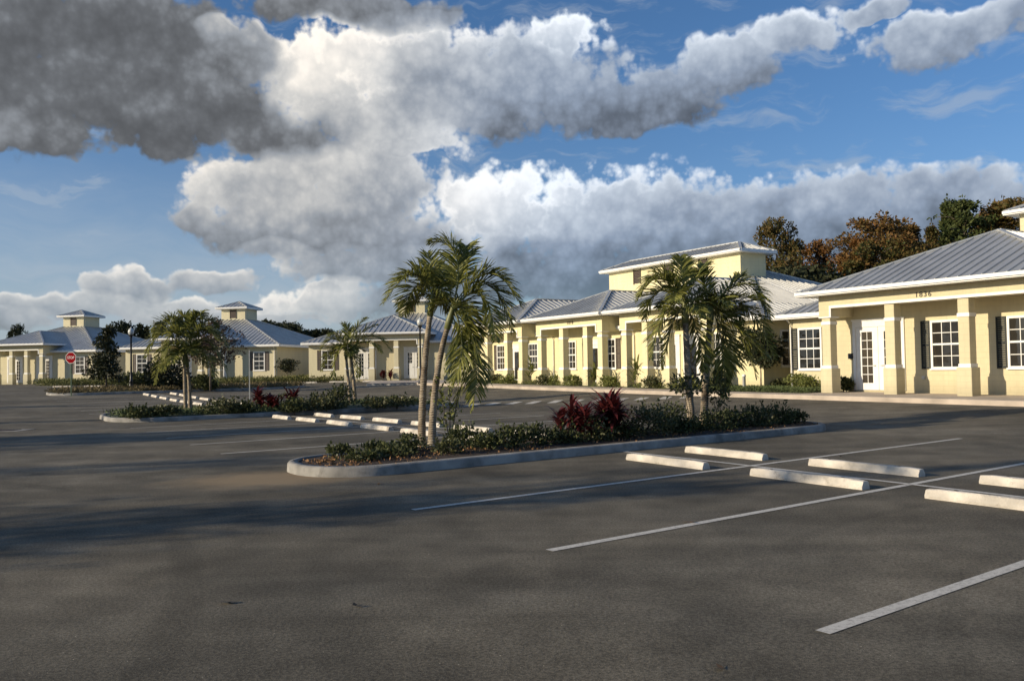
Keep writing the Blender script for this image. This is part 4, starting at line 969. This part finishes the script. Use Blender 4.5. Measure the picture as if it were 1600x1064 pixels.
# ------------------------------------------------------------------ island planting
def slide(x, y, amax, amin=5.45):
    for _ in range(60):
        P = G(x, y, .15); a = ab(P)[0]
        if a > amax: y += 1
        elif a < amin: y -= 1
        else: break
    return P
def onisl(a, b): P = L2(a, b); return np.array([P[0], P[1], gz(P[0], P[1]) + .14])
def gcover(name, spots, seed, n, m, L=.05, w=.02, hgt=.16, r=.22):
    rng = np.random.default_rng(seed); V = []
    for (x, y, z) in spots:
        k = int(n * rng.uniform(.6, 1.4)); V.append(blob(rng, k, (x, y, z + hgt * .4), (r * rng.uniform(.7, 1.3), r * rng.uniform(.7, 1.3), hgt * rng.uniform(.6, 1.3)), clumps=4, spread=.4, L=L, w=w))
    V = np.concatenate(V); o = npmesh(name, V, 4, m); return tag(o, kind='stuff')
rng = np.random.default_rng(40)
sp = [onisl(rng.uniform(5.5, 6.7), rng.uniform(-7.6, 4.3)) for _ in range(90)]
o = gcover('ground_cover', sp[:60], 1, 80, m_holly, L=.06, w=.02, hgt=.10, r=.24); tag(o, 'low green ground cover creeping over the mulch of the big island', 'ground cover')
o = gcover('leaf_litter', [onisl(rng.uniform(5.15, 6.6), rng.uniform(-7.7, 4.8)) - [0, 0, .03] for _ in range(170)], 2, 55, m_litter, L=.05, w=.018, hgt=.03, r=.4); tag(o, 'dead leaves and bark chips on the mulch of the big island', 'leaf litter')
# shrubs of the big island, pixel of the foot, radius, height, words
BIG = [
 (575, 717, .34, .26, 'low bush nearest the rounded left end of the big island'), (620, 712, .38, .32, 'leafy green bush a step left of the twin palm'),
 (640, 706, .35, .36, 'dark bush directly left of the twin palm trunks'), (700, 712, .36, .36, 'bright green tuft at the right foot of the twin palm'),
 (725, 700, .42, .48, 'bush under the tip of the hanging palm frond'), (764, 702, .46, .50, 'wiry bush between the hanging frond and the red shrubs'),
 (800, 700, .44, .52, 'loose twiggy bush in front of the white wheel stops'), (838, 696, .42, .44, 'bush just left of the red leaved shrubs'),
 (885, 694, .44, .40, 'green bush in front of the darkest red shrub'), (930, 692, .44, .42, 'yellowish green bush in front of the tallest red shrub'), (968, 688, .40, .38, 'dark bush at the right foot of the red shrubs'),
 (1012, 682, .58, .62, 'largest rounded green bush between the red shrubs and the palm'), (1048, 676, .46, .50, 'green bush just left of the leaning palm trunks'), (1062, 678, .42, .32, 'low dark bush in front of the leaning palm'),
 (1118, 672, .50, .42, 'bush at the right foot of the leaning palm'), (1150, 668, .50, .46, 'second bush to the right of the leaning palm'), (1180, 665, .50, .42, 'third bush to the right of the leaning palm'),
 (1210, 662, .50, .40, 'fourth bush to the right of the leaning palm'), (1236, 660, .42, .30, 'last small bush at the right tip of the big island'),
 (530, 708, .30, .26, 'small sprawling plant at the back of the left island end'), (588, 700, .34, .32, 'small bush at the island back edge, seen against the bay lines')]
for i, (x, y, r, h, lab) in enumerate(BIG):
    P = slide(x, y, 6.35 + .25 * (i % 3 - 1)); shrub('shrub', lab, 'bush', (P[0], P[1], P[2] - .02), r * (.78 if x < 860 else .9), h * (.66 if x < 860 else .95) * (.8 + .4 * (i * 7 % 5) / 4), n=int((520 if x < 860 else 950) * r * 2.2), m=m_shrub if i not in (3, 9, 11, 16) else m_holly, seed=50 + i, group='bushes of the big island', L=.07, w=.020, spiky=[3, 2, 2, 4, 9, 14, 16, 10, 4, 6, 3, 8, 8, 2, 5, 8, 9, 7, 4, 4, 6][i])
for i, (x, y, r, h, W, n, st_, lab) in enumerate([(882, 690, .42, .82, .06, 90, 4, 'dark purple strap-leaved shrub with finger-like tips, left of the red ones'), (910, 689, .50, .80, .065, 190, 8, 'deep red cordyline shrub in the middle of the red clump'), (952, 685, .58, 1.12, .07, 330, 9, 'tallest bright red cordyline shrub of the clump')]):
    P = slide(x, y, 6.5); strap_plant('cordyline_shrub', lab, (P[0], P[1], P[2]), r, h * 1.08, n=n, seed=90 + i, W=W, stalks=st_, group='red shrubs of the big island')
# bushy plants twined round the leaning palm's trunks
for i, (x, y, dy, lab) in enumerate([(1078, 664, 20.3, 'leafy vine clump growing on the left leaning palm trunk'), (1122, 650, 20.9, 'dark reddish hanging seed clump beside the right leaning palm trunk')]):
    P = AT(x, 598 if i == 0 else 612, dy); z = gz(P[0], P[1]) + .12
    rng = np.random.default_rng(7 + i); o = thing('climbing_plant', lab, 'plant', (P[0], P[1], z))
    V = blob(rng, 230, (0, 0, P[2] - z), (.42 if i == 0 else .22, .3, .22 if i == 0 else .42), clumps=9, spread=.5, L=.11, w=.03); npmesh('foliage', V, 4, m_holly, o)
    st = MB(); [st.tube([(0, 0, -.05), (.05 * k, .03, .4), (.1 * k - .1, 0, P[2] - z)], [.012, .01, .006], 5) for k in (-1, 0, 1)]; st.build('stem', m_barkd, o)
# yellow-leaved low palmetto at the twin palm
P = AT(703, 660, 17.6); z = gz(P[0], P[1]) + .12; rng = np.random.default_rng(77)
o = thing('sapling', 'yellowing sapling with sparse leaves right behind the tall twin palm', 'sapling', (P[0], P[1], z)); V = blob(rng, 240, (0, 0, .85), (.36, .36, .55), clumps=8, L=.09, w=.03); npmesh('foliage', V, 4, m_shrubl, o)
st = MB(); [st.tube([(0, 0, -.05), (.1 * k, .05, .5), (.2 * k, 0, 1.2)], [.013, .01, .005], 5) for k in (-1, 0, 1)]; st.build('stem', m_barkd, o)
# second island
rng = np.random.default_rng(41)
sp = [onisl(rng.uniform(24.7, 28.8), rng.uniform(-8.6, 4.8)) for _ in range(230)]
o = gcover('grass', sp, 3, 60, m_grass, L=.12, w=.018, hgt=.10, r=.42); tag(o, 'rough grass and weeds covering the second island', 'grass')
SEC = [(215, 652, .55, .35, 'weedy tuft at the left tip of the second island'), (255, 650, .5, .32, 'low weeds left of the short twin palm'), (345, 646, .7, .5, 'bush right of the short twin palm'), (375, 645, .6, .45, 'bush left of the first red shrub on the second island'),
       (488, 641, .7, .55, 'round grey-green bush between the red shrubs and the slim palm'), (510, 640, .65, .6, 'second bush left of the slim palm'), (530, 638, .55, .85, 'tallest bush just left of the slim palm'), (590, 637, .7, .4, 'low bush right of the slim palm'), (620, 635, .7, .4, 'low bush at the right tip of the second island'), (460, 643, .5, .4, 'low bush in front of the second red shrub')]
for i, (x, y, r, h, lab) in enumerate(SEC):
    P = G(x, y, .15); shrub('shrub', lab, 'bush', (P[0], P[1], P[2] - .02), r, h, n=700, m=m_holly if i % 3 else m_shrub, seed=150 + i, group='bushes of the second island', L=.12, w=.035, spiky=5)
for i, (x, y, r, h, n, lab) in enumerate([(405, 641, .55, .95, 150, 'red cordyline shrub, leftmost on the second island'), (424, 641, .5, .9, 120, 'red cordyline shrub beside the leftmost one'), (455, 640, .55, 1.0, 150, 'separate red cordyline shrub left of the round bushes')]):
    P = G(x, y, .15); strap_plant('cordyline_shrub', lab, (P[0], P[1], P[2]), r, h, n=n, seed=190 + i, W=.09, stalks=6, group='red shrubs of the second island')
P = G(437, 640, .15); strap_plant('strap_leaf_plant', 'green strap-leaved plant between the red shrubs of the second island', (P[0], P[1], P[2]), .4, .8, n=50, m=m_palm, seed=200, W=.06, stalks=3)
# far island
rng = np.random.default_rng(42)
sp = [onisl(rng.uniform(52.6, 57.2), rng.uniform(-11.6, 4.6)) for _ in range(200)]
o = gcover('grass', sp, 4, 60, leafmat('dry_grass', (.10, .085, .035), (.22, .17, .09), .8, .2), L=.22, w=.03, hgt=.14, r=.6); tag(o, 'dry brownish grass on the far island by the stop sign', 'grass')
FAR = [(262, 609, 59, 1.3, 2.2, 900, 'dark round bush behind the short twin palm', m_oak), (215, 602, 66, 1.7, 1.0, 700, 'broad light green hedge bush under the office window, by the lamp post', m_shrub), (320, 609, 58, .7, .9, 250, 'small dark bush at the foot of the thin red-leaved tree', m_shrub)]
for i, (x, y, d_, r, h, n, lab, m_) in enumerate(FAR):
    P = AT(x, y, d_); shrub('shrub', lab, 'bush', (P[0], P[1], gz(P[0], P[1]) + .1), r, h, n=n * 3, m=m_, seed=230 + i, L=.2, w=.07, clumps=12)
P = AT(166, 611, 58); zz = gz(P[0], P[1]) + .1
tree('magnolia_tree', 'dark conical magnolia tree beside the black lamp post', (P[0], P[1], zz), AT(166, 511, 58)[2] - zz, 1.5, 4200, m_oak, 21, 'cone', L=.17, w=.06, zlow=.18)
P = AT(329, 610, 57); zz = gz(P[0], P[1]) + .1
tree('slender_tree', 'thin dark tree with pinkish lower leaves right of the short twin palm', (P[0], P[1], zz), AT(329, 500, 57)[2] - zz, 1.55, 2600, leafmat('mixed_leaf', (.03, .03, .015), (.17, .10, .07), .5, .2), 22, 'round', L=.17, w=.06, zlow=.28)
P = AT(1189, 607, 39.0); zz = gz(P[0], P[1]) + .2
tree('small_tree', 'small multi-stemmed tree against the shaded end wall of the long office', (P[0], P[1], zz), AT(1189, 522, 39.0)[2] - zz, 1.0, 2600, m_oak, 23, 'round', L=.20, w=.055, zlow=.42, bark=m_bark)
P = AT(449, 592, 79); zz = gz(P[0], P[1]) + .15
tree('round_bush_tree', 'round clipped dark tree at the corner of the middle small office', (P[0], P[1], zz), AT(449, 564, 79)[2] - zz, .95, 1500, m_oak, 24, 'round', L=.15, w=.06, zlow=.4)
# planting along the walls of the long office and the near office
WALLP = [(1248, 606, 37.2, .55, .62, 'yellow-green bush under the first window of office 1836', m_shrubl), (1270, 607, 36.2, .5, .55, 'second yellow-green bush beside the first column of office 1836', m_shrubl), (1318, 607, 35.2, .32, .48, 'small dark bush in the corner by the door of office 1836', m_shrub),
         (1205, 607, 40, .5, .35, 'low flowering weeds on the lawn at the shaded end wall', m_shrub), (1222, 607, 39.5, .45, .35, 'low green plant at the lawn corner by office 1836', m_holly)]
for i, (x, y, d_, r, h, lab, m_) in enumerate(WALLP):
    P = AT(x, y, d_); shrub('shrub', lab, 'bush', (P[0], P[1], gz(P[0], P[1]) + .2), r, h, n=900, m=m_, seed=260 + i, group='bushes by the walls', L=.11, w=.035)
sl = [(26.6, 'left of the second porch column'), (24.2, 'by the third porch column'), (22.2, 'between the left and middle porches'), (20.2, 'under the window of the middle porch'), (19.2, 'at the second column of the middle porch'), (17.2, 'before the door of the middle porch'), (15.9, 'at the right end of the middle porch'), (14.0, 'between the middle and right porches'), (12.2, 'inside the left corner of the right porch'), (10.4, 'at the middle of the right porch'), (8.4, 'before the last door of the long office'), (6.2, 'at the right corner column of the long office')]
for i, (s, lab) in enumerate(sl):
    P = W1(s, .22 if i % 2 else -.2); tall = i in (2, 6, 8)
    if tall: strap_plant('strap_leaf_plant', 'upright leafy plant ' + lab, (P[0], P[1], gz(*P) + .18), .55, 1.7, n=44, m=m_shrubl, seed=300 + i, W=.10, stalks=3, group='plants along the long office')
    else: shrub('shrub', 'low yellow-green plant ' + lab, 'bush', (P[0], P[1], gz(*P) + .18), .5, .5, n=420, m=m_shrubl if i % 3 else m_holly, seed=300 + i, group='plants along the long office', L=.14, w=.045)
rng = np.random.default_rng(43)
sp = []
for _ in range(260):
    P = W1(rng.uniform(.8, 6.6), rng.uniform(-1.4, .9)); sp.append((P[0], P[1], gz(*P) + .22))
for _ in range(90):
    P = W1(rng.uniform(3.6, 6.4), rng.uniform(-8, -1.4)); sp.append((P[0], P[1], gz(*P) + .22))
o = gcover('grass', sp, 5, 60, m_grass, L=.10, w=.012, hgt=.07, r=.3); tag(o, 'green lawn strip at the end of the long office', 'grass')
sp = []
for _ in range(240):
    P = W1(rng.uniform(7.4, 32), rng.uniform(-1.4, .3)); sp.append((P[0], P[1], gz(*P) + .22))
o = gcover('grass', sp, 6, 34, m_shrubl, L=.12, w=.02, hgt=.1, r=.35); tag(o, 'yellowish grass and weeds along the wall of the long office', 'grass')
# strip in front of the far offices
rng = np.random.default_rng(44); sp = []
for _ in range(330):
    x = rng.uniform(60, 560); d_ = rng.uniform(75, 78.5) if x > 240 else rng.uniform(79, 84); P = AT(x, 600, d_); sp.append((P[0], P[1], gz(P[0], P[1]) + .12))
o = gcover('grass', sp, 7, 60, leafmat('verge_grass', (.07, .085, .025), (.21, .20, .07), .7, .25), L=.22, w=.04, hgt=.28, r=.9); tag(o, 'weedy green verge in front of the small far offices', 'grass')
for i, (x, d_, h, lab) in enumerate([(597, 73.5, .9, 'small red shrub left of the porch column of the third small office'), (611, 73.5, 1.1, 'taller red shrub beside the porch column of the third small office')]):
    P = AT(x, 592, d_); strap_plant('cordyline_shrub', lab, (P[0], P[1], gz(P[0], P[1]) + .15), .5, h, n=60, seed=400 + i, W=.14, stalks=4)
# pavement island in front of the third small office
mbp = MB(); q = [AT(572, 606, 62.5), AT(735, 606, 60), AT(740, 600, 69), AT(590, 600, 71)]
q = [np.array([p[0], p[1]]) for p in q]; vs = []
N_ = 12
for i in range(N_ + 1):
    for j in range(N_ + 1):
        u, v = i / N_, j / N_; p = (q[0] * (1 - u) + q[1] * u) * (1 - v) + (q[3] * (1 - u) + q[2] * u) * v; vs.append((p[0], p[1], gz(*p) + .15))
mbp.add(vs, [(i * (N_ + 1) + j, (i + 1) * (N_ + 1) + j, (i + 1) * (N_ + 1) + j + 1, i * (N_ + 1) + j + 1) for i in range(N_) for j in range(N_)])
tag(mbp.build('pavement', m_walk), kind='structure')
kerb_ring('pavement_kerb', q, w=.15, h=.155)

# ------------------------------------------------------------------ trees behind
protT = []
def proto_tree(i, kind, Ht, Rc, n, m, L, w, zlow):
    o = tree('cypress_tree', 'x', (0, 0, 0), Ht, Rc, n, m, 500 + i, kind, L=L, w=w, zlow=zlow); protT.append((o, Ht)); return o
used = [False] * 10
proto_tree(0, 'cone', 14, 3.6, 15000, m_cyp, .25, .085, .12); proto_tree(1, 'round', 13, 3.6, 14000, m_cyp, .25, .09, .15); proto_tree(2, 'pear', 14, 3.2, 14000, m_cyp, .25, .085, .1); proto_tree(3, 'round', 12, 4.2, 15000, m_cyp, .25, .085, .1)
proto_tree(4, 'round', 12, 4.2, 5000, m_pine, .42, .16, .1); proto_tree(5, 'cone', 12, 3.0, 4500, m_pine, .42, .15, .1)
proto_tree(6, 'round', 13, 3.4, 1500, m_cyp, .25, .085, .35); proto_tree(7, 'cone', 14, 3.2, 1300, m_cyp, .25, .085, .3)
def put_tree(k, P, Ht, rz, label, group, name='cypress_tree', fat=1.):
    o, H0 = protT[k]; s = Ht / H0
    if not used[k]: used[k] = True; r = o; r.location = [float(v) for v in P]; r.rotation_euler = (0, 0, rz); r.scale = (s * fat, s * fat, s); r['label'] = label; r['group'] = group
    else: r = copy_tree(o, P, rz, (s * fat, s * fat, s), label, group)
    r.name = name; return r
RT_ = [(1219, 346, 74, 1, .58, 'tall feathery olive cypress standing alone left of the tree line'), (1246, 374, 76, 0, .5, 'narrow cypress right of the tall feathery one'), (1287, 379, 74, 1, .7, 'small domed cypress left of the rusty group'),
       (1262, 418, 70, 4, 1.1, 'dark low evergreen between the first cypresses'), (1240, 425, 68, 4, 1., 'dark low evergreen at the foot of the tall feathery cypress'), (1300, 430, 70, 4, 1.1, 'dark low evergreen behind the roof valley'),
       (1322, 386, 72, 2, .7, 'rusty rounded cypress, first of the rusty group'), (1345, 365, 74, 0, .75, 'rusty orange cypress, second of the rusty group'), (1383, 345, 74, 3, .9, 'broad orange-brown cypress in the middle of the rusty group'),
       (1408, 352, 78, 0, .75, 'green-topped cypress behind the broad orange one'), (1432, 342, 76, 0, .8, 'dark domed cypress above the middle of the grey roof'), (1462, 345, 72, 0, .6, 'orange-green cypress right of the dark domed one'), (1490, 303, 74, 0, .62, 'pointed green cypress, sharpest top of the line'),
       (1521, 300, 73, 2, .9, 'full dark green cypress beside the pointed one'), (1548, 322, 77, 0, .8, 'shaded cypress behind the full green one'), (1572, 303, 74, 2, .9, 'brown-topped cypress beside the right cupola'), (1604, 318, 72, 3, .9, 'cypress behind the right cupola'), (1364, 385, 70, 1, .9, 'low rusty cypress just above the roof slope'), (1448, 385, 70, 3, .8, 'low brown cypress just above the ridge'), (1400, 390, 70, 2, .9, 'low brown cypress in front of the broad orange one')]
rr = random.Random(5)
for i, (x, yt, d_, k, fat, lab) in enumerate(RT_):
    P = AT(x, 600, d_); P[2] = -.2; Ht = AT(x, yt, d_)[2] + .2; r_ = put_tree(k, P, Ht, rr.uniform(0, 6.28), lab, 'trees behind the near office', fat=fat * 1.18, name='evergreen_tree' if k == 4 else 'cypress_tree')
    for c_ in r_.children:
        if c_.name.startswith('crown') and k != 4: c_.material_slots[0].link = 'OBJECT'; c_.material_slots[0].material = m_cypg if x in (1408, 1490, 1521) else m_cyp
LT_ = [(18, 514, 120, 5, .6, 'tiny pointed tree far behind the leftmost roof, left one'), (28, 509, 120, 4, .5, 'tiny rounded tree far behind the leftmost roof, right one'), (172, 510, 105, 4, .5, 'small dark tree peeping over the leftmost roof behind the magnolia'), (190, 504, 118, 4, .8, 'rounded dark tree behind the first lamp post, left of it'), (201, 509, 118, 4, .6, 'brownish tree directly behind the first lamp post'),
       (218, 503, 118, 5, .8, 'pointed dark tree just right of the first lamp post'), (229, 507, 118, 5, .7, 'second pointed dark tree right of the first lamp post'), (252, 505, 118, 4, .8, 'dark tree behind the left side of the short palm'), (274, 496, 118, 5, .8, 'dark pointed tree rising behind the short palm'), (292, 503, 118, 4, .8, 'dark tree behind the middle of the short palm'), (312, 506, 118, 4, .7, 'dark tree behind the right side of the short palm'), (70, 525, 120, 4, .8, 'low dark tree behind the ridge of the leftmost office')]
for i, (x, yt, d_, k, fat, lab) in enumerate(LT_):
    P = AT(x, 600, d_); P[2] = -.2; Ht = AT(x, yt, d_)[2] + .2; put_tree(k, P, Ht, rr.uniform(0, 6.28), lab, 'small trees far behind the offices', fat=fat, name='distant_tree')
WD = [(x, 503 + (x - 425) * .16 + rr.uniform(-4, 4)) for x in range(415, 640, 9)]
for i, (x, yt) in enumerate(WD):
    P = AT(x, 600, 150 + rr.uniform(-6, 6)); P[2] = -.2; Ht = AT(x, yt, 150)[2] + .2; put_tree(4 if i % 3 else 5, P, Ht, rr.uniform(0, 6.28), 'dark tree in the wood behind the middle small office, ' + (ORD[i] if i < 20 else f'{["twenty-first", "twenty-second", "twenty-third", "twenty-fourth", "twenty-fifth", "twenty-sixth"][i - 20]}') + ' from its left end', 'wood beyond the small offices', fat=1.0, name='distant_tree')
# trees standing left of the picture whose shade lies over the asphalt
for i, (x, y, Ht, k, fat) in enumerate([(-25, 1.4, 9.8, 6, .8), (-17.5, 3.6, 9.5, 7, .75), (-31, -1.2, 11, 7, .55), (-33, 5.1, 10.2, 6, .75), (-36, 12.2, 10.8, 1, .8), (-40, 9.0, 11., 6, .9), (-44, 20, 10.5, 7, .8), (-52, 30, 11, 6, .8)]):
    put_tree(k, np.array([x, y, -.1]), Ht, rr.uniform(0, 6.28), 'roadside tree left of the view casting long shade, ' + ORD[i] + ' in the planting' + ' from the camera', 'roadside trees left of the view', fat=fat, name='roadside_tree')
